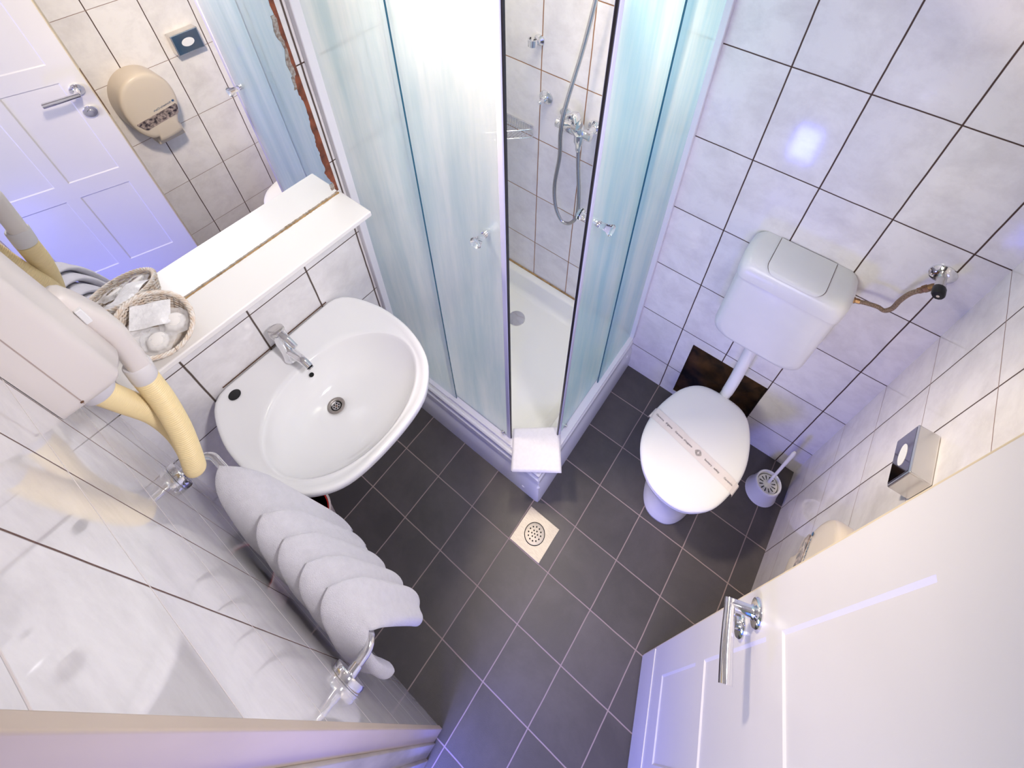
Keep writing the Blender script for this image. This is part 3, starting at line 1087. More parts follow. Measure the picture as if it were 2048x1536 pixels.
# ------------------------------------------------------------------ floor drain
fd = thing('floor_drain', (.873, .651, 0), 'square steel floor drain with a round perforated cover', 'floor drain')
b = MB().box(.799, .948, .577, .726, .0002, .003)
pl = b.build('drain_plate', m_steel, fd, bevel=.001)
b = MB().lathe([(.041, .0032), (.0435, .0032), (.0435, .0036), (.041, .0036)], (.873, .651, 0), (0, 0, 1), 48)
b.build('cover_joint', m_hole, fd)
b = MB().lathe([(.001, .001), (.0405, .001), (.0405, .0042), (.036, .0050), (.001, .0056)], (.873, .651, 0), (0, 0, 1), 48)
cv = b.build('drain_cover', m_steel, fd, smooth=40)
b = MB()
for n_, r_ in ((1, 0), (6, .0125), (12, .0265)):
    for k in range(n_):
        a = 2 * pi * k / n_ + .3
        b.lathe([(.0005, .0050), (.0031, .0050), (.0031, .0059), (.0005, .0059)], (.873 + r_ * cos(a), .651 + r_ * sin(a), 0), (0, 0, 1), 14)
b.build('drain_hole', m_hole, cv)

# ------------------------------------------------------------------ toilet
wc = thing('toilet', (1.26, 1.22, 0), 'white porcelain floor toilet with its lid closed', 'toilet')
LC = Vector((1.250, 1.185))


def egg(t, sx=1.0, sy=1.0, z=0.0, cx=1.248, cy=1.175):
    """lid outline: rounded front towards -y, flatter shoulders and straight back towards +y"""
    a = 2 * pi * t
    x, y = sin(a), -cos(a)
    if y < 0:
        px, py = .193 * x, .238 * y
    else:
        k = 1 - .30 * max(0, y) ** 1.6
        px = .193 * (abs(x) ** .82) * (1 if x > 0 else -1) * k
        py = .250 * (abs(y) ** .95)
        py = min(py, .248 - .05 * (abs(px) / .193) ** 2)
    return Vector((cx + px * sx, cy + py * sy, z))


def lid_out(n=72):
    # measured outline of the lid (x, y)
    m_ = [(1.246, .934), (1.300, .940), (1.345, .963), (1.392, 1.010), (1.420, 1.075), (1.439, 1.160), (1.441, 1.230), (1.428, 1.300),
          (1.406, 1.360), (1.378, 1.405), (1.335, 1.432), (1.270, 1.440), (1.200, 1.436), (1.148, 1.412), (1.105, 1.360), (1.075, 1.285),
          (1.058, 1.210), (1.056, 1.140), (1.066, 1.080), (1.088, 1.032), (1.125, .985), (1.180, .948)]
    P = [Vector((x, y, 0)) for x, y in m_]
    N_ = len(P)
    out = []
    for i in range(n):
        u = i * N_ / n
        k = int(u)
        t = u - k
        a, b_, c, d = P[k - 1], P[k % N_], P[(k + 1) % N_], P[(k + 2) % N_]
        out.append(0.5 * ((2 * b_) + (c - a) * t + (2 * a - 5 * b_ + 4 * c - d) * t * t + (3 * b_ - a - 3 * c + d) * t ** 3))
    return out


LO = lid_out()
LCc = Vector((1.25, 1.19, 0))


def lring(s, z, sh=0.0):
    out = []
    for p in LO:
        d = (p - LCc)
        q = LCc + d * s - d.normalized() * sh
        q.z = z
        out.append(q)
    return out


LZ = .440
b = MB().loops([lring(1, LZ - .020, .004), lring(1, LZ - .018, .001), lring(1, LZ - .010), lring(1, LZ - .004, .002), lring(1, LZ, .008),
                lring(1, LZ + .0035, .020), lring(.8, LZ + .006), lring(.5, LZ + .0075), lring(.2, LZ + .008), lring(.02, LZ + .008)])
b.build('lid', m_plast, wc, smooth=180)
b = MB().loops([lring(1, LZ - .044, .010), lring(1, LZ - .042, .005), lring(1, LZ - .032, .003), lring(1, LZ - .023, .006), lring(1, LZ - .021, .012)])
b.build('seat', m_plast, wc, smooth=60)


def ov(cx, cy, rx, ry, z, n=64, p=2.0):
    return [Vector((cx + rx * (abs(sin(2 * pi * k / n)) ** (2 / p)) * (1 if sin(2 * pi * k / n) > 0 else -1),
                    cy - ry * (abs(cos(2 * pi * k / n)) ** (2 / p)) * (1 if cos(2 * pi * k / n) > 0 else -1), z)) for k in range(n)]


b = MB().loops([ov(1.255, 1.205, .112, .205, .0, p=2.4), ov(1.255, 1.205, .112, .205, .012, p=2.4), ov(1.255, 1.21, .104, .200, .05, p=2.3),
                ov(1.252, 1.21, .098, .190, .14), ov(1.250, 1.20, .112, .195, .22), ov(1.25, 1.19, .145, .215, .29), ov(1.249, 1.185, .172, .232, .345),
                ov(1.249, 1.185, .180, .240, .385), ov(1.249, 1.185, .178, .238, LZ - .044), ov(1.249, 1.185, .12, .16, LZ - .045)])
b.build('bowl', m_porc, wc, smooth=180)
b = MB().box(1.20, 1.30, 1.37, D + .02, .10, .20)
b.build('rear_outlet', m_porc, wc, bevel=.02, bseg=4)
for x in (1.19, 1.31):
    b = MB().lathe([(.001, 0), (.014, 0), (.014, .022), (.001, .022)], (x, 1.425, LZ - .052), (0, 0, 1), 20)
    b.build('lid_hinge', m_plast, wc, smooth=40)

# paper hygiene band across the lid
pb = thing('hygiene_paper_band', (1.25, 1.16, LZ), 'printed paper hygiene band wrapped across the closed toilet lid', 'paper band')
# band edges measured on the lid plane (left upper, left lower, right upper, right lower)
BA = Vector((1.0545, 1.200))
BB = Vector((1.437, 1.123))
bd = (BB - BA).normalized()
bn_ = Vector((-bd.y, bd.x))
BL = (BB - BA).length
hw = .0245


def lid_z(p):
    """height of the lid top under a point, plus paper lift"""
    d = Vector((p.x, p.y, 0)) - LCc
    th = math.atan2(d.y, d.x)
    best = min(LO, key=lambda q: abs(((math.atan2((q - LCc).y, (q - LCc).x) - th + pi) % (2 * pi)) - pi))
    f_ = d.length / (best - LCc).length
    edge = (best - LCc).length - d.length
    zs_ = interp(-edge, [-.2, -.1, -.040, -.020, -.008, -.002, .0], [LZ + .0082, LZ + .0076, LZ + .0064, LZ + .0038, LZ + .0006, LZ - .003, LZ - .008])
    return zs_ + .0018


b = MB()
n = 60
rows = []
for side in (1, 0, -1):
    row = []
    for i in range(-3, n + 4):
        t = i / n
        tt = min(max(t, 0), 1)
        p = BA + bd * (BL * tt) + bn_ * (hw * side)
        zz = lid_z(p)
        if t < 0 or t > 1:
            sgn = -1 if t < 0 else 1
            q = BA + bd * (BL * (tt)) + bn_ * (hw * side) + bd * sgn * .0035
            zz = LZ - .010 - (abs(t) if t < 0 else t - 1) * .35
            row.append(Vector((q.x, q.y, zz)))
        else:
            row.append(Vector((p.x, p.y, zz + .0006 * sin(t * 23 + side))))
    rows.append(row)
m_ = len(rows[0])
top = [p for r in rows for p in r]
low = [p - Vector((0, 0, .0004)) for p in top]
b.add(top, [(j * m_ + i, j * m_ + i + 1, (j + 1) * m_ + i + 1, (j + 1) * m_ + i) for j in range(2) for i in range(m_ - 1)])
b.add(low, [(j * m_ + i, (j + 1) * m_ + i, (j + 1) * m_ + i + 1, j * m_ + i + 1) for j in range(2) for i in range(m_ - 1)])
b.build('band_strip', m_paper, pb, recalc=False)


def text_obj(name, body, size, M, m, parent, align='LEFT', ext=0.0002):
    c = bpy.data.curves.new(name, 'FONT')
    c.body = body
    c.size = size
    c.extrude = ext
    c.align_x = align
    tmp = bpy.data.objects.new(name + '_tmp', c)
    COL.objects.link(tmp)
    bpy.context.view_layer.update()
    dg = bpy.context.evaluated_depsgraph_get()
    me = bpy.data.meshes.new_from_object(tmp.evaluated_get(dg))
    me.name = name
    bpy.data.objects.remove(tmp)
    for v in me.vertices:
        v.co = (M @ v.co) - WC[parent.name]
    me.materials.clear()
    me.materials.append(m)
    o = bpy.data.objects.new(name, me)
    COL.objects.link(o)
    o.parent = parent
    WC[o.name] = WC[parent.name]
    return o


def band_M(t, dn):
    p = BA + bd * (BL * t) + bn_ * dn
    z = max(lid_z(p), lid_z(p + bd * .02)) + .0012
    M = Matrix(((bd.x, bn_.x, 0, p.x), (bd.y, bn_.y, 0, p.y), (0, 0, 1, z), (0, 0, 0, 1)))
    return M


words = [("Garanzia", .045), ("d'igiene", .165), ("Garantie", .282), ("d'hygiene", .390), ("Sanitary", .640), ("safety", .748), ("Garantie", .862)]
for wd, t in words:
    o = text_obj('printed_word', wd, .0104, band_M(t, -.004), m_ink, pb)
b = MB()
cc = BA + bd * (BL * .563) + bn_ * -.0005
cz = lid_z(cc) + .0010
for u in (-1.5, -.5, .5, 1.5):
    KX = 1.3
    for ang in (0, 1):
        ln = (.0105 if abs(u) < 1 else .0085) * KX
        for sgn in (-1, 1):
            a0, a1 = (.0035, ln)
            q = []
            for (s1, s2) in ((a0 * sgn, u * .0040 - .0007), (a1 * sgn, u * .0040 - .0007), (a1 * sgn, u * .0040 + .0007), (a0 * sgn, u * .0040 + .0007)):
                e1, e2 = (s1, s2) if ang == 0 else (s2, s1)
                p = cc + bd * e1 + bn_ * e2
                q.append(Vector((p.x, p.y, cz)))
            if ang == 1:
                q = q[::-1]
            b.prism(q, (0, 0, 1), .0003)
b.build('printed_cross', m_ink, pb)

# ------------------------------------------------------------------ cistern
ci = thing('toilet_cistern', (1.26, 1.48, .82), 'white plastic wall cistern with a wide flush plate above the toilet', 'cistern')


def rrect(x0, x1, z0, z1, r, y, n=8, rb=None):
    out = []
    rb = rb or r
    for (cx, cz, a0, q) in ((x1 - rb, z0 + rb, -pi / 2, rb), (x1 - r, z1 - r, 0, r), (x0 + r, z1 - r, pi / 2, r), (x0 + rb, z0 + rb, pi, rb)):
        for k in range(n + 1):
            a = a0 + k * pi / 2 / n
            out.append(Vector((cx + q * cos(a), y, cz + q * sin(a))))
    return out


CX0, CX1, CZ0, CZ1, CS = 1.095, 1.422, .835, 1.292, 1.215
YB = D - .001


def cbody(x0, x1, z0, z1, yf, top_round=True):
    return [rrect(x0 + .004, x1 - .004, z0 + .004, z1, .02, YB, rb=.055), rrect(x0, x1, z0, z1, .03, YB - .02, rb=.06)]


b = MB()
rings = []
for y, ins in ((YB, .010), (YB - .015, .004), (YB - .06, .0), (YB - .12, .003), (YB - .140, .008), (YB - .150, .018), (YB - .154, .035)):
    rings.append(rrect(CX0 + ins, CX1 - ins, CZ0 + ins + (.012 if y < YB - .1 else 0), CS + .0005, .012, y, rb=.062))
b.loops(rings)
b.build('cistern_body', m_cist, ci, smooth=50)
b = MB()
rings = []
for y, ins, dz in ((YB, .010, .0), (YB - .015, .001, .0), (YB - .06, -.003, .0), (YB - .10, -.003, .0), (YB - .125, -.001, -.003),
                   (YB - .145, .003, -.010), (YB - .157, .009, -.022), (YB - .163, .017, -.037), (YB - .165, .028, -.055)):
    rings.append(rrect(CX0 + ins, CX1 - ins, CS - .003, CZ1 + dz, .030 if dz > -.03 else .012, y, rb=.004))
b.loops(rings)
b.build('cistern_lid', m_cist, ci, smooth=50)
# flush plate: top/front curved pad with a thin joint round it
BX0, BX1 = 1.172, 1.345
lidprof = [(YB - .003, CZ1), (YB - .06, CZ1), (YB - .10, CZ1), (YB - .125, CZ1 - .003), (YB - .145, CZ1 - .010), (YB - .154, CZ1 - .019)]


def pad(x0, x1, up, r):
    vs, fs = [], []
    nn = 20
    rowsn = len(lidprof)
    P = [Vector((0, y, z)) for y, z in lidprof]
    P = smooth_path(P, 4)
    Lr = [0]
    for i in range(1, len(P)):
        Lr.append(Lr[-1] + (P[i] - P[i - 1]).length)
    rings = []
    for i, p in enumerate(P):
        rem = Lr[-1] - Lr[i]
        ins = r - sqrt(max(0, r * r - (r - rem) ** 2)) if rem < r else 0
        a, b2 = P[max(i - 1, 0)], P[min(i + 1, len(P) - 1)]
        t = (b2 - a).normalized()
        nrm = Vector((0, t.z, -t.y))
        if nrm.z < 0:
            nrm = -nrm
        rings.append((p, nrm, ins))
    for p, nr, ins in rings:
        for k in range(nn + 1):
            x = x0 + ins + (x1 - x0 - 2 * ins) * k / nn
            q = p + nr * up
            vs.append((x, q.y, q.z))
    for i in range(len(rings) - 1):
        for k in range(nn):
            fs.append((i * (nn + 1) + k, i * (nn + 1) + k + 1, (i + 1) * (nn + 1) + k + 1, (i + 1) * (nn + 1) + k))
    return vs, fs


b = MB()
vs, fs = pad(BX0 - .0018, BX1 + .0018, .0016, .034)
b.add(vs, fs)
b.build('plate_joint', mat('brown_gap', (.10, .05, .03), .8), ci, smooth=180)
b = MB()
vs, fs = pad(BX0, BX1, .0034, .033)
b.add(vs, fs)
b.build('flush_plate', m_cist, ci, smooth=180)
P = smooth_path([(1.258, 1.465, .845), (1.262, 1.463, .70), (1.266, 1.46, .56), (1.266, 1.455, .47), (1.264, 1.452, .405)], 6)
b = MB().tube(P, [.0225] * 8 + [.0225] * 12 + [.021] * 5, 24)
b.build('flush_pipe', m_plast, ci, smooth=50)
b = MB().lathe([(.024, 0), (.0285, .002), (.0285, .022), (.024, .026)], (1.258, 1.465, .812), (0, 0, 1), 24)
b.build('pipe_nut', m_plast, ci, smooth=40)

# ------------------------------------------------------------------ angle valve and hose
av = thing('angle_valve', (1.573, D, 1.40), 'chrome angle valve with black knob on the wall right of the cistern', 'valve')
b = MB().lathe([(.001, 0), (.034, 0), (.033, .004), (.024, .010), (.017, .012), (.001, .012)], (1.573, D, 1.428), (0, -1, 0), 36)
b.build('wall_rosette', m_chrome, av, smooth=40)
b = MB().lathe([(.012, .008), (.012, .045), (.014, .047), (.014, .058), (.010, .062), (.010, .066)], (1.573, D, 1.428), (0, -1, 0), 24)
b.build('valve_body', m_satin, av, smooth=40)
b = MB().tube([(1.573, D - .050, 1.428), (1.562, D - .052, 1.416), (1.553, D - .055, 1.405)], [.009, .0095, .0085], 16)
b.build('valve_outlet', m_brass, av, smooth=50)
b = MB().lathe([(.001, .060), (.0155, .060), (.0165, .064), (.0165, .084), (.014, .090), (.001, .091)], (1.573, D, 1.428), (0, -1, 0), 12)
kn = b.build('valve_knob', m_black, av, smooth=30)
b = MB().lathe([(.001, .0905), (.004, .0905), (.004, .0925), (.001, .0925)], (1.573, D, 1.428), (0, -1, 0), 12)
b.build('knob_screw', m_satin, kn)
HH = [(1.553, D - .055, 1.405), (1.545, D - .058, 1.392), (1.530, D - .06, 1.365), (1.522, D - .062, 1.325), (1.520, D - .064, 1.285), (1.508, D - .066, 1.264),
      (1.490, D - .068, 1.268), (1.470, D - .070, 1.266), (1.452, D - .072, 1.262), (1.436, D - .073, 1.256), (1.420, D - .074, 1.252)]
hz = thing('braided_water_hose', HH[5], 'brown braided water hose between the angle valve and the cistern', 'water hose')
b = MB().tube(smooth_path(HH[1:-1], 6), .0068, 14)
b.build('hose_line', m_braid, hz, smooth=180)
for a_, c_ in ((HH[0], HH[2]), (HH[-1], HH[-3])):
    v = (Vector(c_) - Vector(a_)).normalized()
    b = MB().lathe([(.001, -.004), (.0105, -.004), (.0105, .010), (.0085, .012), (.0085, .024), (.001, .024)], a_, v, 6)
    b.build('hose_nut', m_brass, hz)

# ------------------------------------------------------------------ toilet brush and holder
bh = thing('brush_holder', (1.583, 1.383, 0), 'white conical toilet brush holder on the floor beside the toilet', 'brush holder')
b = MB().lathe([(.001, 0), (.066, 0), (.0675, .003), (.064, .010), (.0535, .098), (.0535, .112), (.051, .116), (.046, .114), (.044, .104), (.050, .012), (.001, .010)],
               (1.583, 1.383, 0), (0, 0, 1), 48)
b.build('holder_cup', m_plast, bh, smooth=50)
tb = thing('toilet_brush', (1.583, 1.383, .02), 'white toilet brush standing in its holder, handle leaning to the wall', 'toilet brush')
b = MB().lathe([(.001, .088), (.040, .088), (.0415, .092), (.036, .094), (.018, .092), (.012, .100), (.001, .102)], (1.583, 1.383, 0), (0, 0, 1), 40)
b.build('splash_disc', m_plast, tb, smooth=50)
b = MB()
for k in range(12):
    a = 2 * pi * k / 12
    u = Vector((cos(a), sin(a), 0))
    w = Vector((-sin(a), cos(a), 0))
    c = Vector((1.583, 1.383, 0))
    q = [c + u * .018 + w * -.0012 + Vector((0, 0, .0935)), c + u * .034 + w * -.0022 + Vector((0, 0, .0942)),
         c + u * .034 + w * .0022 + Vector((0, 0, .0942)), c + u * .018 + w * .0012 + Vector((0, 0, .0935))]
    b.prism(q, (0, 0, 1), .0006)
b.build('disc_slots', m_hole, tb)
P = [Vector((1.583, 1.383, .085)).lerp(Vector((1.5905, 1.440, .352)), t) for t in (0, .1, .3, .6, .85, .96, 1.0)]
b = MB().tube(P, [.0085, .0065, .0060, .0065, .0078, .0078, .005], 16)
b.build('brush_handle', m_plast, tb, smooth=60)
b = MB().lathe([(.001, .020), (.030, .022), (.037, .03), (.037, .078), (.028, .087), (.001, .089)], (1.583, 1.383, 0), (0, 0, 1), 30)
b.build('brush_head', m_plast, tb, smooth=60)

# ------------------------------------------------------------------ bag dispenser
bg = thing('hygiene_bag_dispenser', (1.655, 1.067, 1.218), 'small chrome hygiene bag dispenser box on the right wall', 'bag dispenser')
b = MB().box(1.631, W - .0005, 1.000, 1.134, 1.218, 1.324)
b.build('dispenser_case', m_satin, bg, bevel=.004, bseg=3)
b = MB().box(1.6297, 1.6315, 1.006, 1.128, 1.223, 1.319)
b.build('front_plate', m_darkchrome, bg, bevel=.001)
yc, zc = 1.067, 1.272
b = MB()
pts_ = [Vector((1.6290, yc + .030 * cos(2 * pi * k / 40), zc + .021 * sin(2 * pi * k / 40))) for k in range(40)]
b.prism(pts_, (1, 0, 0), .002)
b.build('bag_stack', m_tissue, bg, smooth=30)

# ------------------------------------------------------------------ jumbo paper dispenser
jp = thing('jumbo_paper_dispenser', (1.62, .768, .85), 'large round cream toilet paper dispenser on the right wall near the door', 'paper dispenser')
m_ = [(.700, .935), (.668, .985), (.653, 1.040), (.650, 1.105), (.662, 1.165), (.690, 1.215), (.735, 1.247), (.785, 1.254), (.835, 1.236), (.870, 1.195),
      (.886, 1.145), (.886, 1.085), (.872, 1.030), (.850, .985), (.838, .950), (.834, .905), (.735, .895), (.728, .925)]
DOM = [Vector((0, y, z)) for y, z in m_]
cen = Vector((0, .768, 1.09))


def dring(x, s, up=0.0):
    n2 = len(DOM)
    out = []
    for i in range(n2 * 4):
        u = i / 4
        k = int(u)
        t = u - k
        a, b_, c, d = DOM[k - 1], DOM[k % n2], DOM[(k + 1) % n2], DOM[(k + 2) % n2]
        p = 0.5 * ((2 * b_) + (c - a) * t + (2 * a - 5 * b_ + 4 * c - d) * t * t + (3 * b_ - a - 3 * c + d) * t ** 3)
        q = cen + (p - cen) * s
        out.append(Vector((x, q.y, q.z + up)))
    return out


b = MB().loops([dring(W - .0005, 1.0), dring(1.60, 1.0), dring(1.575, .995), dring(1.563, .975), dring(1.557, .94), dring(1.554, .85), dring(1.552, .5), dring(1.552, .05)])
b.build('dispenser_cover', m_cream, jp, smooth=50)
b = MB().box(1.60, W - .001, .722, .852, .862, .93)
b.build('paper_mouth', m_cream, jp, bevel=.006)
b = MB()
q = [Vector((1.5535, y, z)) for y, z in ((.674, 1.040), (.862, 1.058), (.866, 1.050), (.857, 1.012), (.850, 1.006), (.702, .992), (.694, .996), (.672, 1.034))]
b.prism(q, (-1, 0, 0), .0026)
b.build('level_window', m_window, jp)
M = Matrix(((0, 0, -1, 1.5509), (-1, -.0, 0, .846), (-.10, 1, 0, 1.071), (0, 0, 0, 1)))
# text reads towards -y when seen from inside the room
text_obj('maker_lettering', 'Kimberly-Clark', .0135, M, m_blueink, jp)
b = MB().lathe([(.0042, 0), (.0055, 0), (.0055, .0006), (.0042, .0006)], (1.5512, .858, 1.077), (-1, 0, 0), 24)
b.build('maker_emblem', m_blueink, jp)

# ------------------------------------------------------------------ towel rail and towel
rl = thing('towel_rail', (.52, .04, 1.10), 'chrome towel rail on the glossy tiled wall beside the washbasin', 'towel rail')
X1, X2, RZt, RY = .205, .842, 1.120, .084
P = [(X1, .004, RZt), (X1, RY - .032, RZt)] + [(X1 + .032 - .032 * cos(a), RY - .032 + .032 * sin(a), RZt) for a in [pi / 2 * k / 8 for k in range(1, 9)]]
P += [(X2 - .032 + .032 * sin(a), RY - .032 + .032 * cos(a), RZt) for a in [pi / 2 * k / 8 for k in range(0, 9)]] + [(X2, .004, RZt)]
b = MB().tube(P, .0098, 20)
b.build('rail_bar', m_chrome, rl, smooth=60)
for x in (X1, X2):
    b = MB().lathe([(.001, 0.0005), (.0385, .0005), (.0385, .013), (.0365, .017), (.022, .017), (.0125, .018), (.0115, .034), (.001, .034)], (x, 0, RZt), (0, 1, 0), 40)
    b.build('rail_rosette', m_chrome, rl, smooth=40)

b = MB()
PATH = [(.054, .885), (.046, .96), (.045, 1.03), (.052, 1.090), (.064, 1.122), (.084, 1.138), (.104, 1.122), (.118, 1.085), (.132, 1.03), (.148, .945), (.160, .860)]
PP = smooth_path([Vector((0, y, z)) for y, z in PATH], 7)
ridge = [.292, .470, .552, .630, .704]
hemc = [.573, .632, .700, .768, .830]
ridr = [.53, .61, .69, .765, .822]
for k in range(5):
    rings = []
    n2 = len(PP)
    for i, p in enumerate(PP):
        s_ = 2 * i / (n2 - 1) - 1
        a_ = abs(s_)
        e = a_ ** (.72 if s_ > 0 else 1.0)
        t = (PP[min(i + 1, n2 - 1)] - PP[max(i - 1, 0)]).normalized()
        nr = Vector((0, -t.z, t.y))
        if nr.z < -.2 or (s_ < 0 and nr.y > 0) or (s_ > 0 and nr.y < 0):
            nr = -nr
        bk_ = .020 * min(1, max(0, -s_ * 2)) if k == 4 else 0
        xl = ridge[k] + (hemc[k] - .034 + bk_ - ridge[k]) * e
        xr = ridr[k] + (hemc[k] + .036 + bk_ - ridr[k]) * e
        th = .0065 + .0105 * e + (.007 * e if (k == 4 and s_ < 0) else 0)
        off = .015
        tilt = .0185 - .003 * e
        bl = min(1, max(0, -s_ * 2.5))
        bl = bl * bl * (3 - 2 * bl)
        off *= 1 - .45 * bl
        th *= 1 - .2 * bl
        tilt *= 1 - .2 * bl
        end = min(i, n2 - 1 - i)
        sc = 1.0 if end > 5 else sqrt(max(.03, 1 - (1 - end / 6) ** 2))
        sw = 1.0 if end > 5 else sqrt(max(.03, 1 - (1 - (end + .4) / 6.4) ** 2))
        c = Vector(((xl + xr) / 2, p.y, p.z + .006 * sin(k * 2.1) * e)) + nr * off
        rx = (xr - xl) / 2 * (.30 + .70 * sw)
        ring_ = []
        for q in range(32):
            a = 2 * pi * q / 32
            cx_, sy_ = cos(a), sin(a)
            px = rx * (abs(cx_) ** .6) * (1 if cx_ > 0 else -1)
            py = th * sc * (abs(sy_) ** .75) * (1 if sy_ > 0 else -1)
            u = px / rx
            hump = .003 * e * sin(u * 4 + k)
            ring_.append(c + Vector((px, 0, 0)) + nr * (py - tilt * u + hump))
        rings.append(ring_)
    b.loops(rings)
tw = b.build('hand_towel', m_towel, smooth=180)
tag(tw, 'thick white terry towel folded in scallops over the chrome rail', 'towel')

# ------------------------------------------------------------------ hair dryer
hd = thing('wall_hair_dryer', (.3, .05, 1.69), 'off-white wall hair dryer with a ribbed hose left of the mirror', 'hair dryer')
DX0, DX1, DZ0, DZ1 = .246, .3605, 1.708, 2.163
b = MB()
rings = []
for z, dy, ins in ((DZ0, .083, .006), (DZ0 + .006, .092, .002), (DZ0 + .018, .096, 0), (DZ0 + .137, .093, 0), (DZ0 + .274, .086, 0), (DZ1 - .02, .080, 0), (DZ1, .073, .006)):
    x0, x1 = DX0 + ins, DX1 - ins
    r = .016
    rr_ = [Vector((x1, .001, z)), Vector((x1, .03, z))]
    for k in range(7):
        a = k * pi / 2 / 6
        rr_.append(Vector((x1 - r + r * cos(a), dy - r + r * sin(a), z)))
    for k in range(1, 6):
        t = k / 6
        rr_.append(Vector((x1 - r - (x1 - x0 - 2 * r) * t, dy + .016 * sin(pi * t), z)))
    for k in range(7):
        a = pi / 2 + k * pi / 2 / 6
        rr_.append(Vector((x0 + r + r * cos(a), dy - r + r * sin(a), z)))
    rr_ += [Vector((x0, .03, z)), Vector((x0, .001, z))]
    rings.append(rr_)
b.loops(rings)
b.build('dryer_case', m_dryer, hd, smooth=45)
b = MB().box(DX1 - .0005, DX1 + .0006, .0325, .0340, DZ0 + .01, DZ1 - .01)
b.build('case_seam', mat('seam_line_plastic', (.45, .36, .32), .6), hd)  # darker brown strip along the case seam
b = MB().lathe([(.001, 0), (.0025, 0), (.0025, .001), (.001, .001)], (DX1, .033, DZ0 + .016), (1, 0, 0), 12)
b.build('case_screw', m_brass, hd)
b = MB().lathe([(.001, 0), (.0265, 0), (.0280, .004), (.0270, .050), (.001, .051)], (0.3077, 0.0499, DZ0 - .045), (0, 0, 1), 30)
b.build('hose_socket', mat('grey_white_plastic', (.66, .63, .66), .4), hd, smooth=40)
# handset docked in front of the case
b = MB()
sec = [(1.8885, .004, .003, .104, .284), (1.886, .014, .008, .105, .284), (1.876, .022, .012, .107, .284), (1.850, .028, .015, .112, .284), (1.800, .030, .018, .120, .284),
       (1.7438, .0266, .0182, .1247, .2855), (1.6708, .021, .0182, .1192, .2895), (1.6343, .0201, .0182, .1156, .2913)]
rings = []
for z, rx, ry, y, xc in sec:
    rings.append([Vector((xc + rx * (abs(cos(a)) ** .7) * (1 if cos(a) > 0 else -1), y + ry * (abs(sin(a)) ** .7) * (1 if sin(a) > 0 else -1), z)) for a in [2 * pi * k / 28 for k in range(28)]])
b.loops(rings)
hs_ = b.build('handset', m_dryer, hd, smooth=60)
b = MB().box(0.3082, 0.3182, 0.1079, 0.1179, 1.8170, 1.8530)
b.build('handset_switch', m_plast, hs_, bevel=.002)
b = MB().lathe([(.001, 0), (.0214, 0), (.0223, .004), (.0228, .044), (.021, .047), (.001, .047)], (0.2922, 0.1092, 1.5997), (-.03, .12, 1), 30)
b.build('hose_collar', mat('grey_white_plastic_b', (.70, .67, .67), .4), hd, smooth=40)
HP = [(0.2922, 0.1092, 1.5997), (0.305, 0.1028, 1.5249), (0.326, 0.0892, 1.4474), (0.3415, 0.0718, 1.379), (0.3433, 0.0591, 1.3288), (0.3242, 0.0563, 1.2951), (0.2968, 0.0664, 1.3106), (0.2813, 0.0773, 1.379), (0.2767, 0.0764, 1.4702), (0.2858, 0.0609, 1.5705), (0.3077, 0.0499, 1.6663)]
P = smooth_path(HP, 30)
L_ = [0]
for i in range(1, len(P)):
    L_.append(L_[-1] + (P[i] - P[i - 1]).length)
n = int(L_[-1] / .00085)
Q, rr = [], []
j = 0
for i in range(n + 1):
    s_ = L_[-1] * i / n
    while j < len(L_) - 2 and L_[j + 1] < s_:
        j += 1
    t = (s_ - L_[j]) / (L_[j + 1] - L_[j])
    Q.append(P[j].lerp(P[j + 1], t))
    rr.append(.0207 + .0012 * sin(2 * pi * i / 6))
b = MB().tube(Q, rr, 24)
b.build('ribbed_hose', m_hose, hd, smooth=180)

# ------------------------------------------------------------------ wicker basket with toiletries
wb_ = thing('wicker_basket', (.088, .180, SZ), 'white wicker basket of toiletries on the shelf', 'basket')
BXc, BYc = .074, .180
b = MB()
NST = 30
levels = 10
for l in range(levels):
    z = SZ + .004 + l * .0041
    f_ = l / (levels - 1)
    rx, ry = .066 + .014 * f_, .062 + .012 * f_
    pth = []
    for k in range(120):
        a = 2 * pi * k / 120
        w = .0028 * cos(NST / 2 * a + l * pi)
        pth.append((BXc + (rx + w) * cos(a), BYc + (ry + w) * sin(a), z))
    b.tube(pth, .0027, 6, closed=True)
for k in range(NST):
    a = 2 * pi * k / NST
    b.tube([(BXc + .066 * cos(a), BYc + .062 * sin(a), SZ + .001), (BXc + .080 * cos(a), BYc + .074 * sin(a), SZ + .045)], .0017, 5)
b.build('woven_wall', m_wick, wb_, smooth=180)
b = MB()
for ph in range(4):
    pth = []
    for k in range(160):
        a = 2 * pi * k / 160
        q = 13 * a + ph * pi / 2
        pth.append((BXc + (.081 + .0034 * cos(q)) * cos(a), BYc + (.075 + .0034 * cos(q)) * sin(a), SZ + .0465 + .0034 * sin(q)))
    b.tube(pth, .0025, 6, closed=True)
b.build('braided_rim', m_wick, wb_, smooth=180)
b = MB().lathe([(.001, .001), (.064, .001), (.064, .004), (.001, .004)], (BXc, BYc, SZ), (0, 0, 1), 30)
b.build('basket_base', m_wick, wb_)
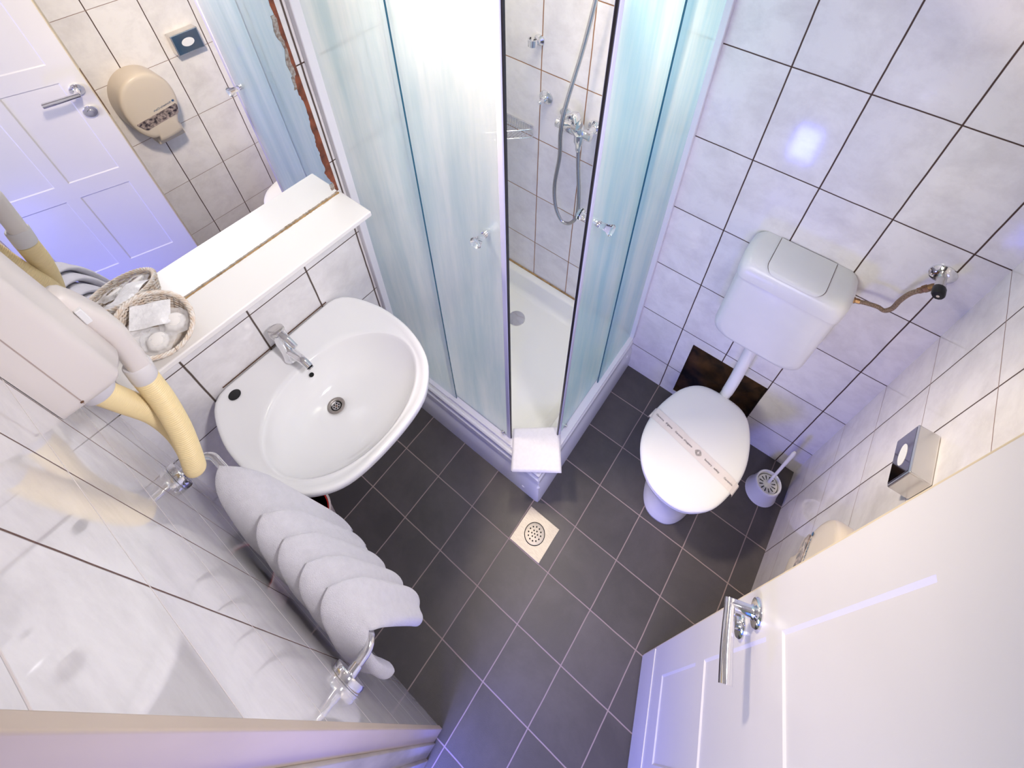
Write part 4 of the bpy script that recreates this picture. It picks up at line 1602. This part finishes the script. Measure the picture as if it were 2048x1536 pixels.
for i, (x, y, z, lab) in enumerate(((.095, .214, SZ + .036, 'round white wrapped soap in the basket, the one nearer the shower'),
                                    (.110, .165, SZ + .034, 'round white wrapped soap in the basket, the one nearer the hair dryer'))):
    so = thing('wrapped_soap', (x, y, z), lab, 'soap')
    b = MB().lathe([(.001, -.006), (.018, -.006), (.0215, -.003), (.0215, .003), (.019, .006), (.001, .0065)], (x, y, z), (.25, -.1, 1), 32)
    b.build('soap_disc', m_soap, so, smooth=60)
    b = MB()
    rings = []
    for r_, h_ in ((.012, .0085), (.020, .008), (.024, .003), (.030, .001), (.034, .0025)):
        rings.append([Vector((x + (r_ + .003 * sin(7 * a + i) * (r_ > .02)) * cos(a), y + (r_ + .003 * cos(5 * a) * (r_ > .02)) * sin(a), z + h_ + .0015 * sin(9 * a) * (r_ > .02)))
                      for a in [2 * pi * k / 36 for k in range(36)]])
    b.loops(rings, cap=False)
    b.build('clear_wrapper', m_film, so, smooth=180, recalc=False)


def crumple(name, cx, cy, cz, sx, sy, rot, seed, label, m, hh=.012):
    rnd = random.Random(seed)
    vs = []
    nn = 12
    for side in (1, -1):
        for j in range(nn + 1):
            for i in range(nn + 1):
                u, v = i / nn * 2 - 1, j / nn * 2 - 1
                e = (1 - abs(u) ** 3) * (1 - abs(v) ** 3)
                dz = side * hh * .5 * e + rnd.uniform(-.0022, .0022) * (e > .02)
                x, y = u * sx, v * sy
                vs.append((cx + x * cos(rot) - y * sin(rot), cy + x * sin(rot) + y * cos(rot), cz + dz + .004 * sin(u * 3)))
    bb = MB()
    q = (nn + 1) ** 2
    bb.add(vs, [(j * (nn + 1) + i, j * (nn + 1) + i + 1, (j + 1) * (nn + 1) + i + 1, (j + 1) * (nn + 1) + i) for j in range(nn) for i in range(nn)] +
           [(q + j * (nn + 1) + i, q + (j + 1) * (nn + 1) + i, q + (j + 1) * (nn + 1) + i + 1, q + j * (nn + 1) + i + 1) for j in range(nn) for i in range(nn)])
    o = bb.build(name, m, smooth=60)
    return tag(o, label, 'sachet')


m_sach = mat('white_sachet_film', (0.90, 0.88, 0.88), 0.35, noise=.1, nscale=40, bump=.8, bscale=120)
crumple('shower_cap_sachet', .048, .188, SZ + .043, .040, .030, 1.0, 3, 'crumpled clear shower cap sachet in the basket, nearest the mirror', m_sach)
crumple('cotton_sachet', .066, .146, SZ + .020, .036, .026, .4, 7, 'flat white cotton sachet low in the basket under the soaps', m_sach)

# the basket leans back against the mirror foot, so it and its contents tip towards the room
PV = Vector((.141, .180, SZ))
RM = Matrix.Rotation(radians(19), 4, 'Y')
for o in [x for x in S.objects if x.parent is None and x.name.split('.')[0] in ('wicker_basket', 'wrapped_soap', 'shower_cap_sachet', 'cotton_sachet')]:
    o.location = PV + RM @ (Vector(o.location) - PV)
    o.rotation_euler = RM.to_euler()
